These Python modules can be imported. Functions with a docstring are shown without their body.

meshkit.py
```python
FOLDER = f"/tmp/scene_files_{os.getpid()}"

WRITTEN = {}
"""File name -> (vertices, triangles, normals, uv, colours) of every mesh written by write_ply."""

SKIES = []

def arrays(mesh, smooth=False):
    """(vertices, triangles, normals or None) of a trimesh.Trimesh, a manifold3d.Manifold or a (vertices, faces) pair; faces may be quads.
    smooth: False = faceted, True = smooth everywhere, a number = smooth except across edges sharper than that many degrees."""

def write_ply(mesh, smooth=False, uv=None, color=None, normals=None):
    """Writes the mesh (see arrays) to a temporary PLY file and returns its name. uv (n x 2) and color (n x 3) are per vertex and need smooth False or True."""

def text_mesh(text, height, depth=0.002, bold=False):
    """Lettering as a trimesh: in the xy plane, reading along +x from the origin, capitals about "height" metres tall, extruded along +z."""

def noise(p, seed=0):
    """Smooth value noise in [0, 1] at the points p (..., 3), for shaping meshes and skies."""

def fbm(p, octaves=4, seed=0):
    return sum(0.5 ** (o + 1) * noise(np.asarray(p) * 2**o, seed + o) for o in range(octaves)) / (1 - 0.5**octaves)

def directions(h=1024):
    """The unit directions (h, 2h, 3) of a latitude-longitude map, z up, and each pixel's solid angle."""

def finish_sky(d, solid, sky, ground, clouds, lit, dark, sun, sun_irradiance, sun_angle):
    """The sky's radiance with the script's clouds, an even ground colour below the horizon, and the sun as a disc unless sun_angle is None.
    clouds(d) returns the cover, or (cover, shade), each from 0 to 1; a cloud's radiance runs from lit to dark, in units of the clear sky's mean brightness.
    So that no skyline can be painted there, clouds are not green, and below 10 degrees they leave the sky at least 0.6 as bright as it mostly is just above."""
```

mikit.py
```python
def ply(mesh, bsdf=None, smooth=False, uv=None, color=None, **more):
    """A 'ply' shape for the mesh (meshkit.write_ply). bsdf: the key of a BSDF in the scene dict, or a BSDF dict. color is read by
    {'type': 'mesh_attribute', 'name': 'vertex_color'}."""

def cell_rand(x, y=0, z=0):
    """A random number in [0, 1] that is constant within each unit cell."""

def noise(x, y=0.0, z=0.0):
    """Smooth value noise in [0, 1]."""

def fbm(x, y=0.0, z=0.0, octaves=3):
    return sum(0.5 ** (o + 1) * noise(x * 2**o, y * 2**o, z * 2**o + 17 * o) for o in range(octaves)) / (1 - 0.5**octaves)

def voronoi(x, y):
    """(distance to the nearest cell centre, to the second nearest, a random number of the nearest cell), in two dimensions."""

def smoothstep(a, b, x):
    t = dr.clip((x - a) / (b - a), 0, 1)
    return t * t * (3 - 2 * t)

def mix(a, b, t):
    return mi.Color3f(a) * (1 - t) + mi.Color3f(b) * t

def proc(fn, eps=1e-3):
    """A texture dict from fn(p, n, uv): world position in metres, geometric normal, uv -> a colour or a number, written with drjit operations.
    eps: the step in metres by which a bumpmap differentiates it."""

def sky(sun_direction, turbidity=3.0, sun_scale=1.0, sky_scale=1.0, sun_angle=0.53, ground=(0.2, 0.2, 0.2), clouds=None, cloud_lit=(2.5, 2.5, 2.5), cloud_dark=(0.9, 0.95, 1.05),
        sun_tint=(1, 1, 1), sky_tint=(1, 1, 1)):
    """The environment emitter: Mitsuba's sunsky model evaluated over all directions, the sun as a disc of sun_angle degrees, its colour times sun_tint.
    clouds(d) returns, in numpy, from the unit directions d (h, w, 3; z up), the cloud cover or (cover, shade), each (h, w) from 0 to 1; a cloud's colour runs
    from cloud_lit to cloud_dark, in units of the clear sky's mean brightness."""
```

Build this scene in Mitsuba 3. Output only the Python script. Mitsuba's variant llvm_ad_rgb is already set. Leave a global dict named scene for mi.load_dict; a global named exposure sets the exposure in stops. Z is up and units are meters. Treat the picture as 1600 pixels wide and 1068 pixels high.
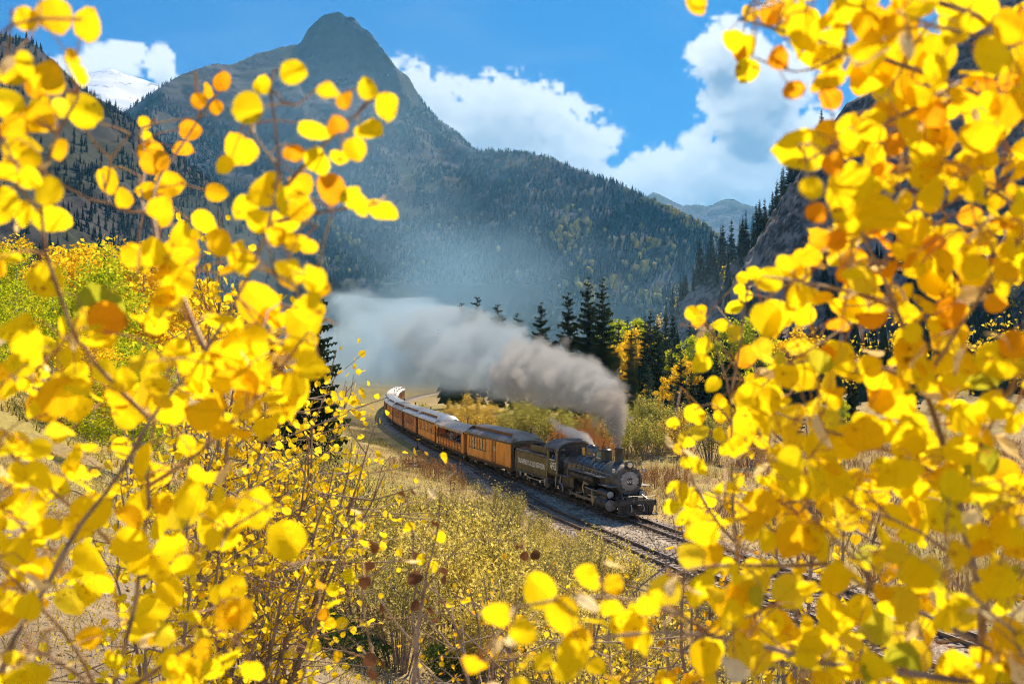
import math, random
import numpy as np, trimesh, drjit as dr, mitsuba as mi, mikit, meshkit
from shapely.geometry import Polygon, box as sbox
from scipy.interpolate import CubicSpline
from mikit import noise, fbm, voronoi, smoothstep, mix

# ---------------------------------------------------------------- camera, sky, exposure
scene, labels = {}, {}
T = mi.ScalarTransform4f
EYE = np.array([0.0, 0.0, 8.7]); PITCH = math.atan(34 / 1555.0)
FWD = np.array([0, math.cos(PITCH), math.sin(PITCH)]); UPV = np.array([0, -math.sin(PITCH), math.cos(PITCH)])
scene['camera'] = {'type': 'thinlens', 'fov': 2 * math.degrees(math.atan(800 / 1555.0)), 'fov_axis': 'x', 'near_clip': 0.05, 'far_clip': 30000.0,
                   'aperture_radius': 0.0029, 'focus_distance': 58.0,
                   'to_world': T().look_at(origin=EYE.tolist(), target=(EYE + FWD).tolist(), up=[0, 0, 1]),
                   'medium': {'type': 'ref', 'id': 'haze_air'}}
exposure = 2.9
SUN = np.array([0.36, 0.80, 1.0])

def sky_clouds(d):
    # d: directions (h, w, 3). Cumulus banks low over the ridges and a taller tower right of them; the same family of clouds goes on all round.
    az0 = np.degrees(np.arctan2(d[..., 0], d[..., 1])); el0 = np.degrees(np.arcsin(np.clip(d[..., 2], -1, 1)))
    bank = [(-5.5, 12.2, 5.0, 4.6, 1), (-1.5, 12.2, 5.5, 4.2, 1), (2.5, 10.5, 4.5, 4.0, 1), (6.5, 9.0, 4.0, 3.0, 1), (9.0, 8.5, 4.0, 2.4, 1), (-9, 9, 6, 4, 1), (1.0, 8.0, 8, 4, 1),
            (12.4, 16.9, 2.5, 2.1, .95), (13.8, 13.8, 3.2, 3.8, 1), (14.8, 15.2, 2.5, 2.5, .95), (12.6, 9.6, 4.6, 3.4, 1), (16.5, 10.5, 4.0, 3.8, 1), (18.5, 9, 4, 3.4, 1), (20.5, 12, 3, 2.2, 1), (23, 14, 3.4, 2.4, 1), (26, 10, 5, 5, 1),
            (-22.4, 15.6, 2.2, 1.2, .72), (-21.2, 16.5, 1.5, .9, .62), (-24.0, 15.0, 2.0, 1.0, .7), (-19.5, 16.1, 1.2, 1.4, .62), (-18.8, 14.8, 1.4, 1.0, .6),
            (-17.8, 20.6, 2.2, 0.8, .62), (-14.8, 20.7, 1.8, 0.7, .6), (-21, 21.0, 2.2, 0.8, .6),
            (-60, 14, 22, 7, 1), (70, 16, 20, 8, 1), (110, 20, 24, 8, 1), (160, 12, 26, 6, 1), (-115, 18, 24, 8, 1), (-160, 22, 22, 7, 1)]
    def density(az, el):
        a = np.radians(az)
        def n(f, seed, octv):
            return meshkit.fbm(np.stack([np.cos(a) * f * 10, np.sin(a) * f * 10, el / 57.3 * f * 10], -1), octv, seed)
        S = -np.ones(az.shape)
        for a0, e0, ra, re, w in bank:
            da = (az - a0 + 180) % 360 - 180
            S = np.maximum(S, w - np.sqrt((da / ra) ** 2 + ((el - e0) / re) ** 2))
        return S + 0.42 * (n(2.0, 3, 4) - .5) * 2 + 0.36 * (0.5 - np.abs(n(5.0, 8, 4) - 0.5) * 2.8) + 0.16 * (0.5 - np.abs(n(15, 12, 3) - .5) * 2.8)
    dens = density(az0, el0)
    cover = np.clip((dens - 0.10) / 0.11, 0, 1)
    # the sun stands high ahead: tops are lit, the parts under thick cloud lie in shade
    above = density(az0, el0 + 0.55) * .35 + density(az0 + .2, el0 + 1.6) * .65
    shade = np.clip((above - .08) * 1.3, 0, 1) * .72 + np.clip((above - dens) * 1.5, 0, .5) * .6
    a = np.radians(az0)
    veil = np.clip((meshkit.fbm(np.stack([np.cos(a) * 12, np.sin(a) * 12, el0 / 57.3 * 30], -1), 4, 21) - 0.52) * 3.0, 0, 1) * np.clip((el0 - 8) / 20, 0, 1) * 0.10
    return np.maximum(cover, veil), np.clip(shade, 0, 1) * cover

scene['sky'] = mikit.sky(SUN.tolist(), turbidity=2.6, sun_scale=1.0, sky_scale=0.52, sky_tint=(0.004, 0.415, 0.88), sun_tint=(1.0, 0.95, 0.86), clouds=sky_clouds,
                         cloud_lit=(6.9, 6.8, 6.6), cloud_dark=(1.7, 2.05, 2.5), ground=(0.16, 0.14, 0.08))

# ---------------------------------------------------------------- helpers
def pix(px, py, Y):
    """World point that lies Y metres ahead, in the direction of the photograph's pixel (used to survey where things stand)."""
    d = FWD + (px - 800) / 1555.0 * np.array([1.0, 0, 0]) + (534 - py) / 1555.0 * UPV
    return EYE + d * (Y / d[1])

def uniq(name):
    if name not in scene and name not in labels: return name
    k = 1
    base = name
    c = uniq.count.get(base, 0) + 1
    while f'{base}_{c:03d}' in scene or f'{base}_{c:03d}' in labels: c += 1
    uniq.count[base] = c
    return f'{base}_{c:03d}'
uniq.count = {}

def tag(key, label=None, cat=None, group=None, kind=None):
    e = labels.setdefault(key, {})
    for k, v in (('label', label), ('category', cat), ('group', group), ('kind', kind)):
        if v: e[k] = v

def put(name, shape, M=None, **more):
    key = uniq(name)
    d = dict(shape)
    if M is not None: d['to_world'] = T(np.asarray(M, float))
    scene[key] = d
    if more: tag(key, **more)
    return key

def bsdf(key, d, two=True):
    scene[key] = {'type': 'twosided', 'b': d} if two else d
    return key

def rgb(c): return {'type': 'rgb', 'value': list(map(float, c))}

def paint(key, c, rough=0.5, metallic=0.0, spec=0.5, **kw):
    return bsdf(key, {'type': 'principled', 'base_color': c if isinstance(c, dict) else rgb(c), 'roughness': rough, 'metallic': metallic, 'specular': spec, **kw})

def leafy(key, c, trans=1.0, rough=0.55, **kw):
    return bsdf(key, {'type': 'principledthin', 'base_color': c if isinstance(c, dict) else rgb(c), 'roughness': rough, 'diff_trans': trans, 'eta': 1.4, **kw}, two=False)

def vary(c0, c1, scale, seed=0.0, octaves=2, lo=0.3, hi=0.7):
    def f(p, n, uv): return mix(c0, c1, smoothstep(lo, hi, fbm(p.x * scale + seed, p.y * scale, p.z * scale, octaves)))
    return mikit.proc(f)

# mesh pieces: (vertices, triangles)
def cat(*ms):
    vs, fs, k = [], [], 0
    for v, f in ms:
        vs.append(v); fs.append(np.asarray(f) + k); k += len(v)
    return np.vstack(vs), np.vstack(fs)

BOXF = np.array([[0, 2, 1], [0, 3, 2], [4, 5, 6], [4, 6, 7], [0, 1, 5], [0, 5, 4], [1, 2, 6], [1, 6, 5], [2, 3, 7], [2, 7, 6], [3, 0, 4], [3, 4, 7]])
def bx(x0, x1, y0, y1, z0, z1):
    return np.array([[x0, y0, z0], [x1, y0, z0], [x1, y1, z0], [x0, y1, z0], [x0, y0, z1], [x1, y0, z1], [x1, y1, z1], [x0, y1, z1]], float), BOXF

def cbx(x0, x1, y0, y1, z0, z1, c=0.02):
    """Box with chamfered edges (hull of 24 points)."""
    pts = []
    for x, sx in ((x0, 1), (x1, -1)):
        for y, sy in ((y0, 1), (y1, -1)):
            for z, sz in ((z0, 1), (z1, -1)):
                pts += [[x, y + sy * c, z + sz * c], [x + sx * c, y, z + sz * c], [x + sx * c, y + sy * c, z]]
    h = trimesh.convex.convex_hull(np.array(pts))
    return np.array(h.vertices), np.array(h.faces)

def frame_of(t):
    t = t / (np.linalg.norm(t) + 1e-12)
    a = np.cross(t, [0, 0, 1.0] if abs(t[2]) < 0.9 else [1.0, 0, 0]); a /= np.linalg.norm(a)
    return t, a, np.cross(t, a)

def tube(points, radii, sides=6, caps=True):
    p = np.asarray(points, float); r = np.broadcast_to(np.asarray(radii, float), (len(p),))
    tg = np.gradient(p, axis=0)
    vs = []
    ang = np.arange(sides) * 2 * np.pi / sides
    _, a, b = frame_of(tg[0])
    for i in range(len(p)):
        t = tg[i] / (np.linalg.norm(tg[i]) + 1e-12)
        a = a - t * (a @ t); a /= np.linalg.norm(a) + 1e-12
        b = np.cross(t, a)
        vs.append(p[i] + r[i] * (np.cos(ang)[:, None] * a + np.sin(ang)[:, None] * b))
    v = np.vstack(vs)
    f = []
    for i in range(len(p) - 1):
        for j in range(sides):
            k = (j + 1) % sides
            f += [[i * sides + j, i * sides + k, (i + 1) * sides + k], [i * sides + j, (i + 1) * sides + k, (i + 1) * sides + j]]
    if caps:
        n = len(v); v = np.vstack([v, p[0], p[-1]])
        for j in range(sides):
            k = (j + 1) % sides
            f += [[n, k, j], [n + 1, (len(p) - 1) * sides + j, (len(p) - 1) * sides + k]]
    return v, np.array(f)

def cyl(p0, p1, r0, r1=None, n=16, caps=True):
    p0, p1 = np.asarray(p0, float), np.asarray(p1, float); r1 = r0 if r1 is None else r1
    t, a, b = frame_of(p1 - p0)
    ang = np.arange(n) * 2 * np.pi / n
    ring = np.cos(ang)[:, None] * a + np.sin(ang)[:, None] * b
    v = np.vstack([p0 + ring * r0, p1 + ring * r1, p0, p1])
    i = np.arange(n); k = (i + 1) % n
    f = [np.stack([i, k, k + n], 1), np.stack([i, k + n, i + n], 1)]
    if caps: f += [np.stack([k, i, i * 0 + 2 * n], 1), np.stack([i + n, k + n, i * 0 + 2 * n + 1], 1)]
    return v, np.vstack(f)

def lathe(profile, origin=(0, 0, 0), axis=(0, 0, 1), n=24):
    """profile: [(radius, height)...] from low to high along axis."""
    t, a, b = frame_of(np.asarray(axis, float)); o = np.asarray(origin, float)
    ang = np.arange(n) * 2 * np.pi / n
    ring = np.cos(ang)[:, None] * a + np.sin(ang)[:, None] * b
    v = np.vstack([o + t * h + ring * max(r, 1e-4) for r, h in profile])
    i = np.arange(n); k = (i + 1) % n
    f = [np.vstack([np.stack([q * n + i, q * n + k, (q + 1) * n + k], 1), np.stack([q * n + i, (q + 1) * n + k, (q + 1) * n + i], 1)]) for q in range(len(profile) - 1)]
    return v, np.vstack(f)

def extr(poly, h, M=None):
    m = trimesh.creation.extrude_polygon(poly, h)
    v, f = np.array(m.vertices), np.array(m.faces)
    if M is not None: v = v @ np.asarray(M)[:3, :3].T + np.asarray(M)[:3, 3]
    return v, f

def xf(m, M):
    v, f = m
    return v @ np.asarray(M)[:3, :3].T + np.asarray(M)[:3, 3], f

def rotz(a, loc=(0, 0, 0), s=1.0):
    c, n = math.cos(a), math.sin(a)
    sx, sy, sz = (s, s, s) if np.isscalar(s) else s
    return np.array([[c * sx, -n * sy, 0, loc[0]], [n * sx, c * sy, 0, loc[1]], [0, 0, sz, loc[2]], [0, 0, 0, 1.0]])

def grid_mesh(X, Y, Z):
    r, c = X.shape
    v = np.stack([X, Y, Z], -1).reshape(-1, 3)
    i, j = np.meshgrid(np.arange(r - 1), np.arange(c - 1), indexing='ij')
    a = (i * c + j).ravel(); b = a + 1; d = a + c; e = d + 1
    return v, np.vstack([np.stack([a, b, e], 1), np.stack([a, e, d], 1)])

# ---------------------------------------------------------------- the line of the railway (rail heads at z = 0)
TRK = np.array([(22.5, 10), (16.3, 27), (12.5, 38.5), (10.3, 45.5), (8.2, 52.2), (6.7, 57), (2.15, 71.6), (-2.9, 87.0), (-9.2, 110.9), (-16.5, 143.9), (-21.6, 178), (-25.0, 215), (-26.0, 262), (-22.0, 311), (-12.0, 355), (8, 400), (40, 440)], float)
_s = np.concatenate([[0], np.cumsum(np.linalg.norm(np.diff(TRK, axis=0), axis=1))])
_sp = CubicSpline(_s, TRK)
_ss = np.linspace(0, _s[-1], 6000); _pp = _sp(_ss)
_al = np.concatenate([[0], np.cumsum(np.linalg.norm(np.diff(_pp, axis=0), axis=1))])
def trk(s):
    return np.stack([np.interp(s, _al, _pp[:, 0]), np.interp(s, _al, _pp[:, 1])], -1)
def trk_dir(s):
    d = trk(np.asarray(s) + 0.3) - trk(np.asarray(s) - 0.3)
    return d / np.linalg.norm(d, axis=-1, keepdims=True)
def trk_x(y): return np.interp(y, _pp[:, 1], _pp[:, 0])
S0 = float(np.interp(57.0, _pp[:, 1], _al))        # arc length at the front of the smokebox
# ---------------------------------------------------------------- ground
def hillside(x, y):
    """Height of the ground (the track bench is at -0.3)."""
    xc = trk_x(np.clip(y, 10, 440))
    d = (xc - x) * 0.955                                            # metres left of the main line (negative: right of it)
    near = np.interp(d, [-400, -140, -60, -30, -9, -4.5, 6.2, 9, 12, 17, 20, 23, 26, 35, 60, 200], [40, 5, 0.8, 0.0, -0.5, -0.3, -0.3, 0.1, 0.7, 1.9, 2.9, 4.2, 5.9, 10.0, 20, 80])
    far = np.interp(d, [-400, -140, -60, -30, -9, -4.5, 4.5, 8, 14, 25, 40, 60, 100, 250], [30, 3, 0.2, -0.5, -0.9, -0.3, -0.3, 0.2, 0.9, 2.3, 4.4, 7.5, 15, 45])
    w = np.clip((y - 40) / 55, 0, 1); w = w * w * (3 - 2 * w)
    z = near * (1 - w) + far * w
    z = z + np.clip(6.75 - z, 0, 3) * np.exp(-((x + 1) ** 2 + (y - 1.5) ** 2) / 36)
    fade = np.clip((700 - y) / 300, 0, 1)
    z = np.where(z > 1, 1 + (z - 1) * fade, z)
    out = np.clip((np.abs(d) - 4.6) / 5, 0, 1)
    P = np.stack([x, y, 0 * x], -1)
    z = z + out * ((meshkit.fbm(P * 0.16, 4, 5) - 0.5) * 1.3 + (meshkit.fbm(P * 0.8, 3, 9) - 0.5) * 0.28)
    return z

def span(parts):
    out = []
    for a, b, st in parts: out.append(np.arange(a, b - 1e-6, st))
    return np.concatenate(out + [[parts[-1][1]]])
gx = np.concatenate([-np.geomspace(9000, 62, 50), span([(-60, -20, 1.6), (-20, 24, 0.55), (24, 62, 1.6)]), np.geomspace(64, 9000, 50)])
gy = np.concatenate([-np.geomspace(3000, 12, 16), span([(-10, 0, 1.5), (0, 30, 0.5), (30, 110, 0.9), (110, 220, 2.2)]), np.geomspace(224, 12000, 60)])
GX, GY = np.meshgrid(gx, gy)
GZ = hillside(GX, GY)

def ground_col(p, n, uv):
    big = fbm(p.x * 0.09, p.y * 0.09, 3.0, 3)
    mid = fbm(p.x * 0.9 + 7, p.y * 0.9, 0.0, 3)
    fine = fbm(p.x * 14, p.y * 14, p.z * 14, 2)
    dry = mix((0.34, 0.26, 0.12), (0.24, 0.21, 0.07), smoothstep(0.35, 0.65, big))
    c = mix(dry, (0.20, 0.15, 0.10), smoothstep(0.45, 0.7, mid) * 0.7)
    near = smoothstep(26.0, 14.0, p.y)
    c = mix(c, mix((0.23, 0.19, 0.155), (0.16, 0.125, 0.09), mid), near * 0.8)
    far = smoothstep(230.0, 420.0, p.y)
    c = mix(c, (0.05, 0.06, 0.025), far)
    return c * (0.62 + 0.76 * fine)
paint('mat_ground', mikit.proc(ground_col), 0.95, spec=0.1)
put('ground', mikit.ply(grid_mesh(GX, GY, GZ), 'mat_ground', smooth=True), kind='structure', label='dry grassy ground of the valley sloping down to the railway')

# ---------------------------------------------------------------- mountains: ridges surveyed from the photograph, slopes fall away on both sides
def ridge_pts(lst): return np.array([pix(a, b, Y) for a, b, Y in lst])

def mountain(name, ridge, slope, step, seed, bounds, mat_key, crest=None, rough=0.16, gully=0.35, label='', wav=1 / 260.0, crag=0.0):
    x0, x1, y0, y1 = bounds
    X, Y = np.meshgrid(np.arange(x0, x1 + step, step), np.arange(y0, y1 + step, step))
    P = np.stack([X, Y, 0 * X], -1)
    # domain warp makes spurs and gullies instead of smooth tents
    wx = (meshkit.fbm(P * wav, 4, seed) - 0.5) * gully / wav; wy = (meshkit.fbm(P * wav, 4, seed + 7) - 0.5) * gully / wav
    H = np.full(X.shape, -1e9)
    D = np.full(X.shape, 1e9)
    crest = np.full(len(ridge), 0.85) if crest is None else crest
    for a, b, ca, cb in zip(ridge[:-1], ridge[1:], crest[:-1], crest[1:]):
        ab = b[:2] - a[:2]; L2 = ab @ ab
        d0 = None
        px_, py_ = X - a[0], Y - a[1]
        t = np.clip((px_ * ab[0] + py_ * ab[1]) / L2, 0, 1)
        d0 = np.hypot(px_ - t * ab[0], py_ - t * ab[1])
        k = np.clip(d0 / (0.35 / wav), 0, 1)
        t = np.clip(((px_ + wx * k) * ab[0] + (py_ + wy * k) * ab[1]) / L2, 0, 1)
        d = np.hypot(px_ + wx * k - t * ab[0], py_ + wy * k - t * ab[1])
        z = a[2] + t * (b[2] - a[2]) - slope(d, ca + t * (cb - ca))
        H = np.maximum(H, z); D = np.minimum(D, d0)
    k = np.clip(D / (0.12 / wav), 0.08, 1)
    H = H + k * (meshkit.fbm(P * wav * 2.2, 5, seed + 3) - 0.5) * rough / wav * 0.5 + k * (meshkit.fbm(P * wav * 9, 4, seed + 4) - 0.5) * rough / wav * 0.16
    if crag: H = H + crag * np.clip(D / (.4 / wav), 0.15, 1) * ((0.5 - np.abs(meshkit.fbm(P * [3.6 * wav, 2.1 * wav, 1] + 9, 4, seed + 21) - 0.5) * 2) + 0.5 * (0.5 - np.abs(meshkit.fbm(P * 9.6 * wav, 3, seed + 22) - 0.5) * 2) + .22 * (meshkit.fbm(P * 22 * wav, 3, seed + 23) - .5))
    m = grid_mesh(X, Y, H)
    # drop everything well below the valley floor
    f = m[1]; keep = m[0][f][:, :, 2].max(1) > -25
    used = np.unique(f[keep]); re = -np.ones(len(m[0]), int); re[used] = np.arange(len(used))
    put(name, mikit.ply((m[0][used], re[f[keep]]), mat_key, smooth=True), kind='structure', label=label)
    def height(x, y):
        i = np.clip(((np.asarray(y) - y0) / step), 0, X.shape[0] - 1.001); j = np.clip(((np.asarray(x) - x0) / step), 0, X.shape[1] - 1.001)
        a, b = i.astype(int), j.astype(int); u, v = i - a, j - b
        return H[a, b] * (1 - u) * (1 - v) + H[a + 1, b] * u * (1 - v) + H[a, b + 1] * (1 - u) * v + H[a + 1, b + 1] * u * v
    return height, ridge

def rock_col(base, dark, snow_z=None, green=None, strat=0.02, grassy=None, fine=1.0):
    def f(p, n, uv):
        a = fbm(p.x * 0.016 * fine, p.y * 0.016 * fine, p.z * strat * fine, 4)
        b = fbm(p.x * 0.09 * fine + 11, p.y * 0.09 * fine, p.z * 0.05 * fine, 4)
        c = mix(dark, base, smoothstep(0.36, 0.66, a * 0.5 + b * 0.5))
        if green is not None:
            c = mix(c, green, smoothstep(0.45, 0.6, fbm(p.x * 0.01 + 31, p.y * 0.01, p.z * 0.01, 3)) * 0.7)
        if grassy is not None:
            c = mix(c, grassy, smoothstep(0.5, 0.58, fbm(p.x * 0.006 + 91, p.y * 0.006, p.z * 0.012, 3)))
        if snow_z is not None:
            s = fbm(p.x * 0.006 + 5, p.y * 0.006, p.z * 0.02, 4) * 0.6 + b * 0.4
            k = smoothstep(snow_z[0], snow_z[1], p.z + (s - 0.5) * snow_z[2]) * smoothstep(0.25, 0.62, n.z)
            c = mix(c, (0.82, 0.84, 0.88), k * smoothstep(0.30, 0.42, s))
        return c
    return mikit.proc(f)
paint('mat_peak', rock_col((0.085, 0.085, 0.09), (0.013, 0.014, 0.018), snow_z=(905, 985, 200), green=(0.035, 0.045, 0.025)), 0.95, spec=0.1)
paint('mat_leftmount', rock_col((0.065, 0.062, 0.062), (0.016, 0.016, 0.019), fine=2.0, green=(0.025, 0.035, 0.02)), 0.95, spec=0.1)
paint('mat_snowpeak', rock_col((0.28, 0.27, 0.27), (0.14, 0.14, 0.15), snow_z=(900, 1420, 700)), 0.9, spec=0.1)
paint('mat_farpeaks', rock_col((0.15, 0.155, 0.175), (0.06, 0.068, 0.08), snow_z=(980, 1350, 420), green=(0.05, 0.07, 0.04)), 0.95, spec=0.1)
paint('mat_cliff', rock_col((0.34, 0.285, 0.24), (0.055, 0.046, 0.042), strat=0.03, fine=8.0), 0.95, spec=0.1)

big = ridge_pts([(150, 330, 1500), (205, 235, 1800), (235, 170, 2050), (258, 133, 2200), (290, 113, 2300), (335, 98, 2400), (362, 100, 2450), (400, 83, 2520), (440, 73, 2580), (470, 66, 2600), (482, 44, 2600), (505, 22, 2600), (528, 17, 2600), (552, 26, 2590), (580, 52, 2580), (600, 78, 2560), (613, 102, 2540), (619, 128, 2520), (640, 160, 2460), (670, 190, 2400), (700, 213, 2330), (740, 232, 2260), (790, 236, 2190), (850, 243, 2100), (900, 262, 2040), (980, 292, 1950), (1050, 332, 1870), (1100, 362, 1810), (1140, 395, 1760), (1200, 440, 1700), (1290, 500, 1620)])
h_big, _ = mountain('mountain', big, lambda d, c: np.where(d < 100, c * d, 100 * c + 0.70 * (d - 100)), 9.0, 12, (-1500, 1050, 700, 3300), 'mat_peak', crest=np.array([0.8] * 9 + [1.9, 2.1, 2.1, 2.1, 2.1, 2.1, 2.1, 2.1, 1.8, 1.1, 0.9] + [0.8] * 11), gully=0.46, rough=0.34, label='dark forested mountain with a rounded rocky summit in the middle')
left = ridge_pts([(-420, -120, 700), (-200, -40, 800), (-60, 35, 860), (0, 52, 900), (45, 62, 920), (85, 95, 930), (130, 140, 940), (180, 168, 960), (215, 202, 980), (250, 262, 1000), (300, 330, 1020), (350, 395, 1060), (400, 460, 1100)])
h_left, _ = mountain('mountain', left, lambda d, c: np.where(d < 30, 1.0 * d, 30 + 0.78 * (d - 30)), 5.0, 40, (-1050, -40, 350, 1500), 'mat_leftmount', crag=9.0, wav=1 / 140.0, gully=0.3, rough=0.24, label='steep grey scree mountain with scattered conifers at the left edge')
snow = ridge_pts([(20, 190, 6400), (80, 150, 6200), (120, 125, 6100), (150, 112, 6000), (178, 107, 6000), (200, 116, 6000), (225, 124, 6050), (250, 134, 6100), (290, 170, 6200), (340, 220, 6300)])
mountain('mountain', snow, lambda d, c: 0.62 * d, 45.0, 77, (-5200, -1200, 4000, 8200), 'mat_snowpeak', crag=50.0, wav=1 / 900.0, rough=0.22, gully=0.3, label='distant snow covered mountain between the left slope and the central summit')
farr = ridge_pts([(940, 330, 5600), (985, 312, 5600), (1022, 300, 5550), (1045, 313, 5550), (1068, 322, 5500), (1080, 318, 5450), (1105, 322, 5450), (1125, 313, 5400), (1142, 310, 5400), (1160, 318, 5400), (1175, 322, 5400), (1200, 327, 5400), (1230, 345, 5400), (1300, 380, 5400)])
mountain('mountain', farr, lambda d, c: 0.66 * d, 35.0, 91, (300, 2500, 3900, 6400), 'mat_farpeaks', crag=60.0, wav=1 / 500.0, rough=0.25, gully=0.3, label='far blue jagged mountains in the gap right of the long ridge')
cliff = ridge_pts([(1062, 492, 520), (1076, 468, 510), (1100, 441, 500), (1130, 420, 490), (1165, 398, 480), (1195, 378, 470), (1225, 345, 460), (1262, 290, 445), (1290, 250, 430), (1320, 200, 420), (1350, 152, 410), (1390, 122, 400), (1440, 80, 395), (1520, 20, 385), (1640, -60, 370), (1900, -160, 340), (2300, -200, 300)])
h_cliff, _ = mountain('cliff', cliff, lambda d, c: np.where(d < 8, 0.8 * d, np.where(d < 70, 6.4 + 1.75 * (d - 8), 115 + 0.8 * (d - 70))), 2.2, 55, (40, 420, 190, 700), 'mat_cliff', crag=15.0, wav=1 / 60.0, rough=0.30, gully=0.22, label='steep dark rock cliff rising on the right side of the valley')
# ---------------------------------------------------------------- track
paint('mat_rail', vary((0.10, 0.075, 0.06), (0.19, 0.15, 0.125), 3.0), 0.45, metallic=0.6)
paint('mat_railhead', (0.62, 0.60, 0.57), 0.25, metallic=1.0)
paint('mat_tie', vary((0.075, 0.055, 0.042), (0.17, 0.135, 0.105), 2.3), 0.9, spec=0.1)
paint('mat_tie_b', vary((0.11, 0.085, 0.065), (0.22, 0.18, 0.145), 2.9), 0.9, spec=0.1)
def ballast_col(p, n, uv):
    a, b, k = voronoi(p.x * 11, p.y * 11)
    c = mix((0.20, 0.165, 0.125), (0.47, 0.415, 0.34), k)
    c = mix(c, (0.10, 0.075, 0.055), smoothstep(0.5, 0.75, fbm(p.x * 0.8, p.y * 0.8, 0.0, 3)) * 0.6)
    return c * (0.55 + 0.45 * smoothstep(0.0, 0.25, b - a))
paint('mat_ballast', mikit.proc(ballast_col), 0.95, spec=0.1)
paint('mat_stone', vary((0.20, 0.17, 0.13), (0.42, 0.37, 0.30), 5.0), 0.95, spec=0.1)
GAUGE = 0.914

def path_off(s, off):
    """Track centre moved sideways (positive = to the train's right hand seen from the camera's left side, that is to the left in the picture)."""
    p = trk(s); d = trk_dir(s)
    return p + np.stack([-d[..., 1], d[..., 0]], -1) * np.asarray(off)[..., None] if np.ndim(off) else p + np.stack([-d[..., 1], d[..., 0]], -1) * off

def siding_off(s):
    # turnout about 36 m behind the smokebox; 3.6 m apart beside the engine
    t = np.clip((np.interp(93.0, _pp[:, 1], _al) - s) / 36.0, 0, 1)
    return 3.55 * t * t * (3 - 2 * t)

def profile_sweep(P, N, prof, z0=0.0):
    """Sweep a closed cross-section (across, up) along points P (n x 2) with side normals N."""
    k = len(prof); prof = np.asarray(prof, float)
    v = np.concatenate([np.concatenate([P[i] + N[i] * prof[:, :1], prof[:, 1:] + z0], 1) for i in range(len(P))])
    f = []
    for i in range(len(P) - 1):
        for j in range(k):
            a, b = i * k + j, i * k + (j + 1) % k
            f += [[a, a + k, b + k], [a, b + k, b]]
    return v, np.array(f)

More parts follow.
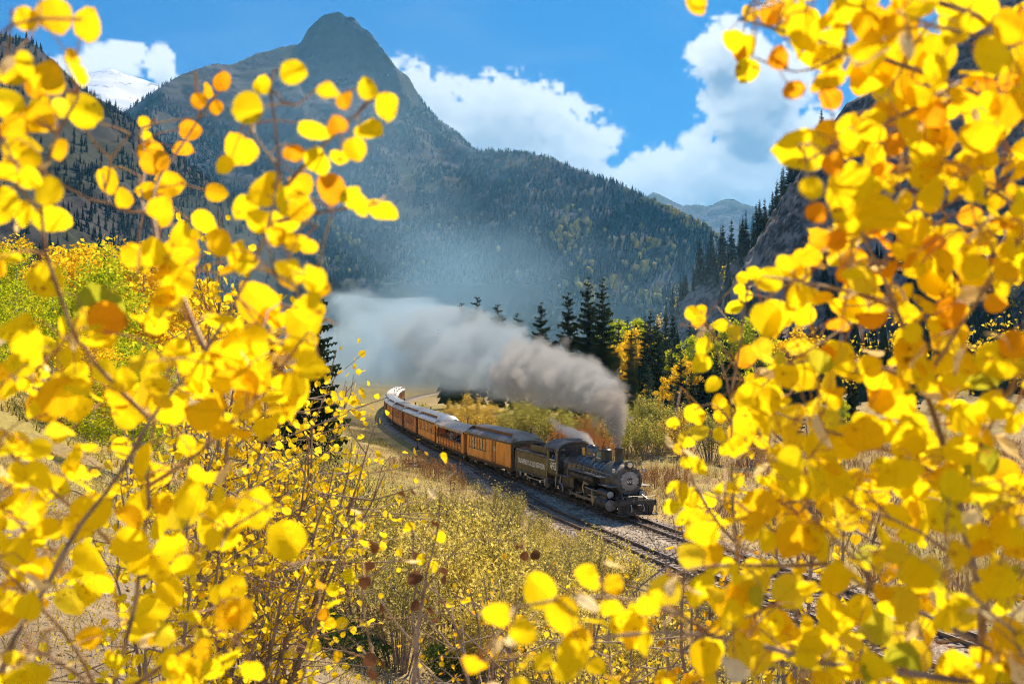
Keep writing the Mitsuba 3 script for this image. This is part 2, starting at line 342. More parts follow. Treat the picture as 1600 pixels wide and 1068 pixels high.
RAILP = [(-0.055, -0.14), (0.055, -0.14), (0.055, -0.125), (0.012, -0.11), (0.012, -0.035), (0.032, -0.03), (0.032, 0.0), (-0.032, 0.0), (-0.032, -0.03), (-0.012, -0.035), (-0.012, -0.11), (-0.055, -0.125)]
HEADP = [(-0.024, 0.001), (0.024, 0.001), (0.024, 0.004), (-0.024, 0.004)]

rt = np.random.default_rng(5)
def build_track(root, offf, s0, s1, label, tie_range, skip=None):
    tag(root, label, 'railway track')
    s = np.arange(s0, s1, 0.8); P = trk(s); d = trk_dir(s); N = np.stack([-d[:, 1], d[:, 0]], 1)
    C = P + N * offf(s)[:, None]
    dd = np.gradient(C, axis=0); dd /= np.linalg.norm(dd, axis=1, keepdims=True); NN = np.stack([-dd[:, 1], dd[:, 0]], 1)
    for side in (1, -1):
        R = C + NN * side * GAUGE / 2
        k = put(root + '__rail', mikit.ply(profile_sweep(R, NN, RAILP), 'mat_rail', smooth=20))
        put(k + '__running_surface', mikit.ply(profile_sweep(R, NN, HEADP), 'mat_railhead'))
    tie = [mikit.ply(cbx(-0.105, 0.105, -1.02, 1.02, -0.075, 0.075, 0.012), m) for m in ('mat_tie', 'mat_tie_b')]
    st = np.arange(tie_range[0], tie_range[1], 0.56)
    for q in st:
        if skip is not None and skip(q): continue
        c = trk(q) + np.array([-trk_dir(q)[1], trk_dir(q)[0]]) * offf(np.array([q]))[0] + rt.normal(0, 0.03, 2)
        c2 = trk(q + .5) + np.array([-trk_dir(q + .5)[1], trk_dir(q + .5)[0]]) * offf(np.array([q + .5]))[0]
        c1 = trk(q - .5) + np.array([-trk_dir(q - .5)[1], trk_dir(q - .5)[0]]) * offf(np.array([q - .5]))[0]
        a = math.atan2(*(c2 - c1)[::-1]) + rt.normal(0, 0.025)
        put(root + '__tie', tie[int(rt.integers(2))], rotz(a, (c[0], c[1], -0.222 + rt.normal(0, 0.006)), (1, rt.uniform(0.93, 1.08), 1)))

build_track('main_track', lambda s: 0 * s, 2, S0 + 290, 'narrow gauge main line of steel rails on wooden ties under the train', (S0 - 40, S0 + 92))
S_SW = float(np.interp(93.0, _pp[:, 1], _al))
build_track('siding_track', siding_off, 2, S_SW, 'weathered siding track on wooden ties left of the train joining it at the turnout', (S0 - 40, S_SW - 9), )

def strip(name, s0, s1, a, b, z, mat_key, label, ds=1.5, nz=0.05):
    s = np.arange(s0, s1, ds); u = np.linspace(0, 1, 15)
    A, B = a(s), b(s)
    off = A[:, None] * (1 - u) + B[:, None] * u
    P = trk(s)[:, None] + (np.stack([-trk_dir(s)[:, 1], trk_dir(s)[:, 0]], -1)[:, None] * off[..., None])
    edge = np.minimum(u, 1 - u)
    Z = z - 0.34 * np.clip(1 - edge / 0.12, 0, 1)[None] + (meshkit.fbm(np.stack([P[..., 0] * 1.7, P[..., 1] * 1.7, 0 * P[..., 0]], -1), 3, 2) - 0.5) * nz
    put(name, mikit.ply(grid_mesh(P[..., 0], P[..., 1], Z), mat_key, smooth=True), kind='structure', label=label)
strip('ballast_bed', 2, S0 + 290, lambda s: -2.6 + 0 * s, lambda s: 2.3 + siding_off(s) * (s < S_SW), -0.185, 'mat_ballast', 'grey gravel ballast bed carrying the main line and the siding')
# loose stones of the ballast
m_st = trimesh.creation.icosphere(subdivisions=0)
v0, f0 = np.array(m_st.vertices), np.array(m_st.faces)
n = 9000
s = S0 + rt.uniform(-26, 45, n); o = rt.uniform(-2.6, 1, n) ; o = np.where(rt.random(n) < 0.62, rt.uniform(1.0, 5.6, n), o)
o = np.minimum(o, 2.4 + siding_off(s))
q = path_off(s, o); sz = rt.uniform(0.02, 0.055, n)
V = (v0[None] * (sz[:, None] * rt.uniform(0.6, 1.3, (n, 3)))[:, None] + np.concatenate([q, np.full((n, 1), -0.17)], 1)[:, None])
put('loose_gravel', mikit.ply((V.reshape(-1, 3), (f0[None] + (np.arange(n) * len(v0))[:, None, None]).reshape(-1, 3)), 'mat_stone'), kind='stuff', label='loose grey ballast stones scattered over the gravel bed', cat='gravel')

# ---------------------------------------------------------------- train materials
paint('mat_black', vary((0.016, 0.016, 0.017), (0.045, 0.042, 0.038), 1.7), 0.42, spec=0.6)
paint('mat_boiler', vary((0.03, 0.031, 0.034), (0.085, 0.085, 0.088), 2.1), 0.27, spec=1.0, clearcoat=0.8, clearcoat_gloss=0.7)
paint('mat_running_gear', vary((0.03, 0.026, 0.022), (0.09, 0.075, 0.062), 4.1), 0.55, metallic=0.4)
paint('mat_steel', (0.42, 0.41, 0.39), 0.35, metallic=0.9)
paint('mat_graphite', vary((0.28, 0.26, 0.24), (0.42, 0.39, 0.36), 3.7), 0.6, metallic=0.2)
paint('mat_smokebox', vary((0.07, 0.066, 0.062), (0.14, 0.132, 0.122), 2.7), 0.6, metallic=0.15)
paint('mat_palegrey', (0.52, 0.51, 0.48), 0.5)
paint('mat_tank', vary((0.040, 0.036, 0.020), (0.085, 0.074, 0.038), 1.3), 0.4, spec=0.6)
paint('mat_cabroof', vary((0.10, 0.098, 0.095), (0.19, 0.185, 0.18), 1.9), 0.65)
paint('mat_white', (0.80, 0.79, 0.75), 0.5)
paint('mat_brass', (0.75, 0.52, 0.18), 0.25, metallic=1.0)
paint('mat_lens', (0.85, 0.70, 0.42), 0.12, spec=0.8, clearcoat=1.0)
def car_paint(c0, c1):
    def f(p, n, uv):
        c = mix(c0, c1, fbm(p.x * 1.1, p.y * 1.1, p.z * 1.1, 2))
        soot = smoothstep(0.42, 0.75, fbm(p.x * 2.2, p.y * 2.2, p.z * 0.7, 3)) * 0.35 + smoothstep(1.35, 0.9, p.z + 0.3 * noise(p.x * 3, p.y * 3, 0.0)) * 0.45
        return mix(c, (0.10, 0.065, 0.04), soot)
    return mikit.proc(f)
paint('mat_orange', car_paint((0.88, 0.30, 0.025), (0.97, 0.39, 0.045)), 0.42, spec=0.5)
paint('mat_orange_dull', car_paint((0.54, 0.165, 0.032), (0.70, 0.25, 0.05)), 0.5)
paint('mat_maroon', vary((0.16, 0.05, 0.022), (0.24, 0.08, 0.035), 1.7), 0.55)
paint('mat_trim', (0.095, 0.075, 0.05), 0.55)
paint('mat_roof_old', vary((0.20, 0.19, 0.18), (0.34, 0.325, 0.31), 1.3), 0.7)
paint('mat_roof_pale', vary((0.62, 0.61, 0.59), (0.76, 0.75, 0.73), 0.9), 0.38, metallic=0.3)
paint('mat_roof_mid', vary((0.30, 0.285, 0.265), (0.42, 0.40, 0.38), 1.5), 0.6)
paint('mat_interior', (0.10, 0.06, 0.035), 0.8)
paint('mat_coal', vary((0.012, 0.012, 0.013), (0.04, 0.04, 0.042), 9), 0.5, spec=0.7)
bsdf('mat_glass', {'type': 'thindielectric', 'int_ior': 1.5}, two=False)
paint('mat_skin', (0.55, 0.33, 0.23), 0.6)
CLOTH = {'black': (0.03, 0.03, 0.035), 'navy': (0.04, 0.06, 0.14), 'red': (0.45, 0.05, 0.07), 'grey': (0.30, 0.30, 0.31), 'white': (0.75, 0.74, 0.72), 'maroon': (0.22, 0.05, 0.06), 'blue': (0.10, 0.18, 0.38), 'orange': (0.62, 0.25, 0.08)}
for k_, c_ in CLOTH.items(): paint('mat_cloth_' + k_, c_, 0.85, spec=0.2)
paint('mat_hair', (0.05, 0.032, 0.02), 0.6)

def pose(s, lead=0.0):
    """Matrix of a vehicle whose local x points forward (towards the camera), y to its left, z up; s = arc length of its local origin."""
    p = trk(s); d = trk_dir(s)            # trk runs away from the camera
    a = math.atan2(-d[1], -d[0])
    return rotz(a, (p[0], p[1], 0))
def pose2(sf, sr):
    pf, pr = trk(sf), trk(sr); d = pf - pr
    return rotz(math.atan2(d[1], d[0]), ((pf + pr) / 2).tolist() + [0.0])

class Kit:
    """Collects the parts of one vehicle in local coordinates."""
    def __init__(self): self.parts = []
    def add(self, path, mesh, m, smooth=False, **lab): self.parts.append((path, mikit.ply(mesh, m, smooth=smooth), lab)); return path
    def place(self, root, M):
        seen = {}
        for path, d, lab in self.parts:
            head, _, last = path.rpartition('__')
            key = root + '__' + (seen.get(head, head) + '__' if head else '') + last
            real = put(key, d, M, **lab)
            seen[path] = real[len(root) + 2:]

def sub(path, i): return path if i == 0 else f'{path}_{i:03d}'

# x is measured from the front face of the smokebox (0), forward positive; the camera sees the side y < 0
E = Kit()
BC = 2.03
E.add('smokebox', lathe([(0.80, 0), (0.83, 0.03), (0.83, 1.95), (0.86, 1.97), (0.86, 2.02)], (-0.02, 0, BC), (-1, 0, 0), 36), 'mat_smokebox', 35)
E.add('smokebox_front', lathe([(0.805, 0), (0.80, 0.03), (0.60, 0.05), (0.58, 0.045)], (-0.02, 0, BC), (1, 0, 0), 40), 'mat_smokebox', 30, label='sooty graphite grey ring of the smokebox front')
E.add('smokebox_door', lathe([(0.57, 0), (0.565, 0.05), (0.50, 0.075), (0.33, 0.10), (0.0, 0.115)], (0.02, 0, BC - 0.02), (1, 0, 0), 40), 'mat_graphite', 30)
for i in range(14):
    a = i * 2 * math.pi / 14
    c = np.array([0.05, 0.565 * math.cos(a), BC - 0.02 + 0.565 * math.sin(a)])
    E.add(sub('door_dog', i), cyl(c, c + [0.05, 0, 0], 0.035, n=6), 'mat_black')
E.add('door_hinge', cat(bx(0.06, 0.10, 0.22, 0.62, BC + 0.18, BC + 0.24), bx(0.06, 0.10, 0.22, 0.62, BC - 0.26, BC - 0.20), cyl((0.08, 0.62, BC - 0.32), (0.08, 0.62, BC + 0.30), 0.028)), 'mat_black')
E.add('number_plate', cyl((0.12, 0, BC - 0.04), (0.145, 0, BC - 0.04), 0.21, n=28), 'mat_black', 30)
def lettering(text, h, depth=0.008, bold=True):
    m = meshkit.text_mesh(text, h, depth, bold); v = np.array(m.vertices); v[:, 0] -= (v[:, 0].min() + v[:, 0].max()) / 2; v[:, 1] -= h / 2
    return v, np.array(m.faces)
def face_front(m, x, y, z):       # text read by somebody in front of the engine looking at it (text x -> +y)
    v, f = m; return np.stack([x + v[:, 2], y + v[:, 0], z + v[:, 1]], 1), f
def face_right(m, x, y, z):       # text on the side y < 0 (text x -> +x)
    v, f = m; return np.stack([x + v[:, 0], y - v[:, 2], z + v[:, 1]], 1), f
E.add('number_plate__number', face_front(lettering('493', 0.17), 0.146, 0, BC - 0.04), 'mat_white')
# boiler, bands
E.add('boiler', lathe([(0.80, 0), (0.82, 1.2), (0.86, 2.6), (0.94, 4.0), (0.97, 4.6), (0.97, 6.35)], (-2.04, 0, BC), (-1, 0, 0), 40), 'mat_boiler', 30)
for i, (x, r) in enumerate([(-2.06, .87), (-2.75, .825), (-3.4, .85), (-4.1, .87), (-4.75, .895), (-5.4, .935), (-6.1, .962), (-6.85, .982), (-7.6, .982)]):
    E.add(sub('boiler_band', i), lathe([(r, 0), (r + .018, 0.004), (r + .018, 0.055), (r, 0.06)], (x, 0, BC), (-1, 0, 0), 40), 'mat_black', 35)
E.add('firebox', cat(cbx(-8.4, -6.4, -1.02, 1.02, 0.85, BC, 0.04)), 'mat_black')
# stack, domes, bell, headlight, turrets
E.add('stack', lathe([(0.50, -0.12), (0.40, 0.02), (0.29, 0.14), (0.245, 0.26), (0.235, 0.72), (0.245, 0.86), (0.285, 0.93), (0.285, 0.98), (0.22, 0.98), (0.20, 0.5), (0.0, 0.4)], (-1.45, 0, BC + 0.76), (0, 0, 1), 28), 'mat_black', 40)
E.add('sand_dome', lathe([(0.48, -0.14), (0.40, 0.0), (0.36, 0.10), (0.355, 0.52), (0.375, 0.56), (0.375, 0.62), (0.33, 0.68), (0.17, 0.73), (0.15, 0.79), (0.0, 0.80)], (-3.39, 0, BC + 0.82), (0, 0, 1), 28), 'mat_black', 40)
E.add('steam_dome', lathe([(0.52, -0.16), (0.44, 0.0), (0.40, 0.10), (0.40, 0.22), (0.43, 0.25), (0.43, 0.30), (0.40, 0.33), (0.39, 0.50), (0.33, 0.64), (0.20, 0.73), (0.0, 0.765)], (-5.7, 0, BC + 0.86), (0, 0, 1), 32), 'mat_boiler', 40)
E.add('steam_dome__ring', lathe([(0.40, 0.0), (0.432, 0.015), (0.432, 0.05), (0.40, 0.065)], (-5.7, 0, BC + 1.1), (0, 0, 1), 32), 'mat_steel', 40)
E.add('bell', lathe([(0.20, 0), (0.16, 0.07), (0.12, 0.2), (0.08, 0.27), (0.0, 0.29)], (-4.55, 0, BC + 1.0), (0, 0, 1), 18), 'mat_brass', 40)
E.add('bell__yoke', cat(tube([(-4.55, -0.25, BC + .84), (-4.55, -0.25, BC + 1.2), (-4.55, 0, BC + 1.36), (-4.55, 0.25, BC + 1.2), (-4.55, 0.25, BC + .84)], 0.028)), 'mat_black', 30)
E.add('headlight', cat(cyl((-0.28, 0, 2.93), (0.12, 0, 2.93), 0.19, n=20), bx(-0.3, 0.08, -0.15, 0.15, 2.66, 2.80), lathe([(0.19, 0), (0.215, 0.01), (0.215, 0.05), (0.17, 0.05)], (0.10, 0, 2.93), (1, 0, 0), 20)), 'mat_black', 35)
E.add('headlight__lens', lathe([(0.168, 0), (0.15, 0.022), (0.09, 0.04), (0, 0.05)], (0.125, 0, 2.93), (1, 0, 0), 20), 'mat_lens', True, label='warm glowing glass lens of the headlight')
E.add('headlight__visor', bx(0.0, 0.2, -0.30, 0.30, 2.70, 2.72), 'mat_black')
E.add('generator', cat(cyl((-7.35, -.35, 3.15), (-6.95, -.35, 3.15), 0.16), cyl((-6.95, -.35, 3.15), (-6.85, -.35, 3.15), 0.10)), 'mat_black', 30)
for i, (x, y, h) in enumerate([(-6.55, 0.1, .36), (-6.75, -0.2, .42), (-7.15, 0.2, .50), (-7.45, 0.05, .34)]):
    E.add(sub('safety_valve', i), lathe([(0.08, 0), (0.07, h * .4), (0.09, h * .5), (0.085, h * .9), (0.03, h)], (x, y, BC + .93), (0, 0, 1), 12), 'mat_steel' if i % 2 else 'mat_black', 40)
E.add('whistle', cyl((-6.35, -.28, 2.85), (-6.35, -.28, 3.42), 0.05, n=10), 'mat_brass', 30)
# piping and handrails along the boiler
def arc(x, r, a0, a1, n=9): return [(x + (r * 0), r * math.sin(a), BC + r * math.cos(a)) for a in np.linspace(a0, a1, n)]
for i, x in enumerate((-2.5, -2.9, -3.75, -4.3)):
    E.add(sub('sand_pipe', i), tube([(-3.39 + (x + 3.39) * .4, -0.3, BC + .88)] + arc(x, 0.92, -0.62, -1.9, 7), 0.022, 5), 'mat_black', 40)
for y in (-1, 1):
    E.add('handrail' if y < 0 else 'handrail_001', cat(tube([(-0.3, y * .98, BC + .28), (-3.5, y * 0.98, BC + .34), (-7.9, y * 1.08, BC + .42)], 0.02, 6), *[cyl((x, y * .84, BC + .32), (x, y * 1.0, BC + .32), 0.022, n=6) for x in (-.8, -2.2, -3.7, -5.2, -6.7)]), 'mat_steel', 40)
E.add('feed_pipe', cat(tube([(-7.9, -0.75, 2.95), (-6.2, -0.92, 2.62), (-4.4, -0.98, 2.55), (-3.0, -0.95, 2.5), (-2.6, -0.88, 2.2)], 0.035, 6), tube([(-7.9, -0.55, 3.02), (-5.2, -0.80, 2.78), (-4.9, -0.95, 2.45), (-4.9, -1.02, 2.1)], 0.028, 6)), 'mat_black', 40)
# grab-hoops standing along the smokebox crown
E.add('marker_lamp_bracket', cat(*[tube([(-0.1, y * .62, BC + .55), (0.02, y * .80, BC + .72), (-0.08, y * .95, BC + .45)], 0.018, 5) for y in (-1, 1)]), 'mat_black')
# running boards with air reservoirs under them
for i, y in enumerate((-1, 1)):
    ya, yb = sorted((y * 0.78, y * 1.28))
    E.add(sub('running_board', i), cat(cbx(-6.75, -1.25, ya, yb, 2.07, 2.12, 0.01), cbx(-8.6, -6.75, ya, yb, 1.50, 1.55, .01), bx(-6.80, -6.74, ya, yb, 1.5, 2.08)), 'mat_cabroof')
    E.add(sub('air_reservoir', i), cat(cyl((-6.3, y * 1.02, 1.79), (-2.7, y * 1.02, 1.79), 0.235, n=20), lathe([(0.235, 0), (0.16, 0.08), (0, 0.11)], (-2.7, y * 1.02, 1.79), (1, 0, 0), 20), lathe([(0.235, 0), (0.16, 0.08), (0, 0.11)], (-6.3, y * 1.02, 1.79), (-1, 0, 0), 20)), 'mat_running_gear', 35)
    E.add(sub('step_plate', i), cbx(-1.45, 0.12, min(y * .62, y * 1.32), max(y * .62, y * 1.32), 1.69, 1.73, 0.01), 'mat_cabroof')
    E.add(sub('valve_chest', i), cat(cyl((-1.85, y * 1.0, 1.20), (-0.42, y * 1.0, 1.20), 0.235, n=22), bx(-1.6, -.65, min(y * .6, y * 1.18), max(y * .6, y * 1.18), .75, 1.25)), 'mat_black', 35)
    E.add(sub('valve_chest', i) + '__end_cap', lathe([(0.20, 0), (0.195, 0.03), (0.10, 0.05), (0.06, .11), (0, 0.12)], (-0.42, y * 1.0, 1.20), (1, 0, 0), 22), 'mat_palegrey', 30, label='pale round valve chest cover')
    E.add(sub('cylinder', i), cat(cyl((-1.95, y * 1.02, .60), (-0.30, y * 1.02, .60), 0.36, n=26), lathe([(0.36, 0), (0.36, .03), (.30, .06)], (-1.95, y * 1.02, .60), (-1, 0, 0), 26)), 'mat_running_gear', 35)
    E.add(sub('cylinder', i) + '__end_cap', lathe([(0.33, 0), (0.325, 0.04), (0.24, 0.075), (0, 0.10)], (-0.30, y * 1.02, .60), (1, 0, 0), 26), 'mat_graphite', 30, label='round grey cylinder head cover')
    E.add(sub('frame', i), bx(-9.9, 0.2, min(y * .60, y * .68), max(y * .60, y * .68), .50, 1.05), 'mat_running_gear')
    # wheels
    for w, x in enumerate((-3.15, -4.42, -5.69, -6.96)):
        k = sub('driving_wheel', i * 4 + w)
        E.add(k, cat(lathe([(0.50, -.06), (0.56, -.06), (.585, .03), (.56, .06), (.50, .06), (.50, -.06)], (x, y * .47, .56), (0, y, 0), 26), *[cyl((x, y * .47, .56), (x + .5 * math.cos(q), y * .47, .56 + .5 * math.sin(q)), 0.035, n=5) for q in np.arange(10) * math.pi / 5]), 'mat_running_gear', 35)
        E.add(k + '__crank', cat(cyl((x, y * .68, .56), (x, y * .92, .56), .17, n=14), extr(Polygon([(x - .16, .50), (x + .30, .44), (x + .36, .56), (x + .30, .68), (x - .16, .74), (x - .42, .80), (x - .48, .50), (x - .40, .34), (x - .12, .36)]), .10, [[1, 0, 0, 0], [0, 0, -y, y * .94], [0, 1, 0, 0], [0, 0, 0, 1]])), 'mat_running_gear', 30)
    E.add(sub('side_rod', i), cat(bx(-6.96 + .25, -3.15 + .25, min(y * .98, y * 1.03), max(y * .98, y * 1.03), .50, .62), *[cyl((x + .25, y * .94, .56), (x + .25, y * 1.09, .56), .11, n=12) for x in (-3.15, -4.42, -5.69, -6.96)]), 'mat_steel', 30)
    E.add(sub('main_rod', i), cat(xf(bx(-2.75, 0, -.03, .03, -.075, .075), [[1, 0, 0, -2.65], [0, 1, 0, y * 1.10], [.016, 0, 1, .60], [0, 0, 0, 1]]), cyl((-5.44, y * 1.04, .56), (-5.44, y * 1.16, .56), .13, n=12)), 'mat_steel', 30)
    E.add(sub('crosshead', i), cat(bx(-3.0, -2.45, min(y * 1.0, y * 1.16), max(y * 1.0, y * 1.16), .46, .78), bx(-3.6, -2.0, min(y * .98, y * 1.12), max(y * .98, y * 1.12), .80, .88), cyl((-2.45, y * 1.04, .6), (-1.95, y * 1.04, .6), .045, n=10)), 'mat_steel')
    E.add(sub('valve_gear', i), cat(tube([(-1.9, y * 1.0, 1.2), (-3.3, y * 1.02, 1.18), (-4.25, y * 1.05, 1.22)], .04, 6), tube([(-2.7, y * 1.14, .62), (-2.75, y * 1.16, .30), (-2.9, y * 1.12, 1.22)], .035, 6), tube([(-4.25, y * 1.1, 1.6), (-4.45, y * 1.12, 1.2), (-4.3, y * 1.1, .85)], .05, 6), tube([(-4.3, y * 1.12, .9), (-5.35, y * 1.2, .72)], .035, 6), bx(-4.6, -3.9, min(y * .7, y * 1.0), max(y * .7, y * 1.0), 1.35, 1.5)), 'mat_steel', 40)
    for q, x in enumerate((-1.05 - .55, -8.35)):
        r = .36 if q == 0 else .40
        E.add(sub('truck_wheel', i * 2 + q), cat(lathe([(r - .10, -.05), (r, -.05), (r + .025, .03), (r, .06), (r - .10, .06), (.0, .03)], (x, y * .47, r), (0, y, 0), 22)), 'mat_running_gear', 35)
    E.add(sub('trailing_truck', i), cat(bx(-9.3, -7.5, min(y * .78, y * .90), max(y * .78, y * .90), .30, .58), cyl((-8.35, y * .70, .40), (-8.35, y * 1.02, .40), .14, n=14), tube([(-7.9, y * 1.0, .55), (-8.35, y * 1.05, .72), (-8.85, y * 1.0, .55)], .05, 6)), 'mat_running_gear', 30)
    E.add(sub('injector', i), cat(tube([(-8.3, y * 1.15, 1.45), (-8.3, y * 1.2, 1.0), (-7.9, y * 1.2, .95), (-7.7, y * 1.2, .55)], .05, 7), tube([(-9.1, y * 1.2, 1.45), (-9.1, y * 1.22, .7), (-9.3, y * 1.2, .55)], .04, 7)), 'mat_steel', 40)
    # braces from the smokebox to the pilot deck
    E.add(sub('brace', i), tube([(0.02, y * .52, BC - .62), (0.86, y * .74, 1.08)], 0.032, 7), 'mat_steel', 40)
E.add('main_frame', cat(bx(-9.9, 0.9, -.58, .58, .62, .90), bx(-2.1, -.4, -.7, .7, .55, 1.35)), 'mat_black')
E.add('air_pump', cyl((-2.2, 1.05, 1.3), (-2.2, 1.05, 2.3), .2), 'mat_black', 35)
# pilot
E.add('pilot_beam', cat(cbx(0.72, 1.02, -1.22, 1.22, .72, 1.04, 0.02)), 'mat_black')
E.add('pilot_deck', cat(bx(-0.35, 0.98, -1.0, 1.0, 1.043, 1.075), bx(0.2, .9, -.62, .62, 1.078, 1.16)), 'mat_running_gear')
E.add('pilot_plate', cat(extr(Polygon([(-1.1, 0.0), (-0.98, -.52), (.98, -.52), (1.1, 0.0)]), .05, [[0, 0, 1, 0.90], [1, 0, 0, 0], [0, 1, 0, .715], [0, 0, 0, 1]]), *[bx(.953, 1.0, y, y + .05, .21, .71) for y in (-.82, -.5, .45, .77)]), 'mat_black')
E.add('footboard', cat(bx(.86, 1.24, -1.20, -.55, .22, .27), bx(.86, 1.24, .55, 1.20, .22, .27), *[bx(1.10, 1.14, y, y + .05, .25, .80) for y in (-1.17, -.62, .57, 1.12)]), 'mat_black')
E.add('coupler', cat(cbx(1.02, 1.42, -.11, .11, .56, .80, .02), cbx(1.36, 1.58, -.17, .10, .50, .86, .03), bx(1.02, 1.08, -.28, .28, .45, .95)), 'mat_running_gear')
E.add('pilot_handrail', cat(tube([(1.05, -1.15, .86), (1.05, -1.15, 1.26), (1.05, 1.15, 1.26), (1.05, 1.15, .86)], 0.02, 6), tube([(1.05, -.4, 1.04), (1.05, -.4, 1.26)], .018, 5), tube([(1.05, .4, 1.04), (1.05, .4, 1.26)], .018, 5)), 'mat_black', 40)
E.add('air_hose', cat(tube([(1.03, -.34, .8), (1.16, -.36, .62), (1.12, -.34, .42)], .03, 6), tube([(1.03, .38, .8), (1.16, .40, .62), (1.12, .38, .42)], .03, 6)), 'mat_palegrey', 40)
for i, y in enumerate((-1.0, 1.0)):
    E.add(sub('marker_lamp', i), cat(cyl((-.1, y * .92, 2.50), (-.1, y * .92, 2.72), .085, n=12), cyl((-.02, y * .92, 2.61), (.03, y * .92, 2.61), .06, n=12)), 'mat_palegrey', 35)
# cab
CX0, CX1, CW = -10.35, -8.42, 1.31
def side_wall(y):
    p = Polygon([(CX0, 1.48), (CX1, 1.48), (CX1, 3.12), (CX0, 3.12)]).difference(sbox(CX0 + .30, 2.42, CX1 - .52, 3.0))
    return extr(p, .05, [[1, 0, 0, 0], [0, 0, 1, y], [0, 1, 0, 0], [0, 0, 0, 1]])
E.add('cab_wall', side_wall(-CW), 'mat_tank'); E.add('cab_wall_001', side_wall(CW - .05), 'mat_tank')
fr = Polygon([(-CW + .052, 1.5), (CW - .052, 1.5), (CW - .052, 3.10)] + [(CW * math.cos(a) * .98, 3.1 + .48 * math.sin(a)) for a in np.linspace(0.05, math.pi - .05, 14)] + [(-CW + .052, 3.10)]).difference(Polygon([(0.98 * math.cos(a), BC + .98 * math.sin(a)) for a in np.linspace(0, 2 * math.pi, 40)])).difference(sbox(-1.12, 2.35, -.80, 3.15)).difference(sbox(.80, 2.35, 1.12, 3.15))
E.add('cab_front', extr(fr, .04, [[0, 0, 1, CX1 - .06], [1, 0, 0, 0], [0, 1, 0, 0], [0, 0, 0, 1]]), 'mat_black')
for i, y in enumerate((-.96, .96)): E.add(sub('cab_window', i), bx(CX1 - .05, CX1 - .04, y - .155, y + .155, 2.36, 3.14), 'mat_glass')
aa = np.linspace(-.06, math.pi + .06, 25)
outer = [(1.42 * math.cos(a), 3.13 + .56 * math.sin(a)) for a in aa]; inner = [(1.40 * math.cos(a), 3.10 + .54 * math.sin(a)) for a in aa[::-1]]
E.add('cab_roof', extr(Polygon(outer + inner).buffer(0.012), 2.75, [[0, 0, 1, CX0 - .45], [1, 0, 0, 0], [0, 1, 0, 0], [0, 0, 0, 1]]), 'mat_cabroof', 30)
E.add('cab_roof__hatch', cat(cbx(-9.55, -8.75, -.35, .55, 3.72, 3.78, .01), bx(-9.5, -8.8, -.3, .5, 3.64, 3.72)), 'mat_cabroof')
E.add('cab_floor', cat(bx(CX0, CX1, -CW + .06, CW - .06, 1.40, 1.47), bx(CX0, CX1 + .02, -CW, CW, 1.36, 1.396)), 'mat_black')
E.add('cab_number', face_right(lettering('493', .46), (CX0 + CX1) / 2 + .05, -CW - .001, 2.0), 'mat_white', label='white number 493 on the cab side')
E.add('armrest', bx(CX0 + .34, CX1 - .56, -CW - .05, -CW + .10, 2.37, 2.415), 'mat_white')
E.add('cab_window_visor', xf(bx(CX0 + .25, CX1 - .47, -.34, 0, -.012, .012), [[1, 0, 0, 0], [0, 1, 0, -CW - .003], [0, -.35, 1, 2.99], [0, 0, 0, 1]]), 'mat_cabroof')
E.add('cab_handrail', cat(tube([(CX0 + .06, -CW - .06, 1.6), (CX0 + .06, -CW - .06, 2.9)], .02, 6), tube([(CX1 - .04, -CW - .06, 1.5), (CX1 - .04, -CW - .06, 3.1)], .018, 6)), 'mat_steel', 40)
E.add('cab_step', cat(bx(CX0 - .1, CX0 + .3, -1.3, -1.0, .72, .76), bx(CX0 - .1, CX0 + .3, -1.3, -1.0, 1.08, 1.12), bx(CX0 - .12, CX0 - .08, -1.28, -1.02, .72, 1.4), bx(CX0 + .28, CX0 + .32, -1.28, -1.02, .72, 1.4)), 'mat_running_gear')
M_ENG = pose2(S0 + 3.0, S0 + 7.0)
def along(M, dx):
    M2 = np.array(M); M2[:3, 3] += M2[:3, 0] * dx; return M2
M_ENG = along(M_ENG, 5.0)
tag('steam_locomotive', 'black narrow gauge steam locomotive number 493 at the head of the train', 'locomotive')
E.place('steam_locomotive', M_ENG)

# tender, x measured from its front end (0) backwards
Dk = Kit()
L = 6.85
Dk.add('tank', cat(cbx(-L, -0.15, -1.26, 1.26, 1.02, 2.42, 0.03)), 'mat_tank')
Dk.add('tank__rim', cat(bx(-L, -.15, -1.27, -1.19, 2.423, 2.52), bx(-L, -.15, 1.19, 1.27, 2.423, 2.52), bx(-L - .005, -L + .07, -1.18, 1.18, 2.423, 2.52)), 'mat_cabroof')
Dk.add('coal_bunker', cat(bx(-4.4, -.3, -.98, -.92, 2.44, 3.0), bx(-4.4, -.3, .92, .98, 2.44, 3.0), bx(-4.46, -4.40, -.98, .98, 2.44, 3.05)), 'mat_black')
rc = np.random.default_rng(3)
cl = []
for i in range(260):
    x, y = rc.uniform(-4.3, -.4), rc.uniform(-.85, .85); r = rc.uniform(.06, .16)
    v, f = v0 * r * rc.uniform(.7, 1.3, 3) + [x, y, 2.62 + .42 * (1 - (y / .9) ** 2) * (.6 + .4 * math.sin(x * 2.1)) + rc.normal(0, .03)], f0
    cl.append((v, f))
Dk.add('coal_load', cat(*cl, bx(-4.35, -.35, -.9, .9, 2.44, 2.62)), 'mat_coal', kind='stuff')
Dk.add('lettering', face_right((lambda m: (m[0] * [5.7 / np.ptp(m[0][:, 0]), 1.0, 1.0], m[1]))(lettering('DURANGO & SILVERTON', .34)), -L / 2 - .05, -1.261, 1.72), 'mat_white', label='white railroad lettering along the tender side')
Dk.add('lettering_001', (lambda m: (np.stack([-L / 2 - m[0][:, 0], 1.261 + m[0][:, 2], 1.80 + m[0][:, 1]], 1), m[1]))(lettering('DURANGO & SILVERTON', .245)), 'mat_white')
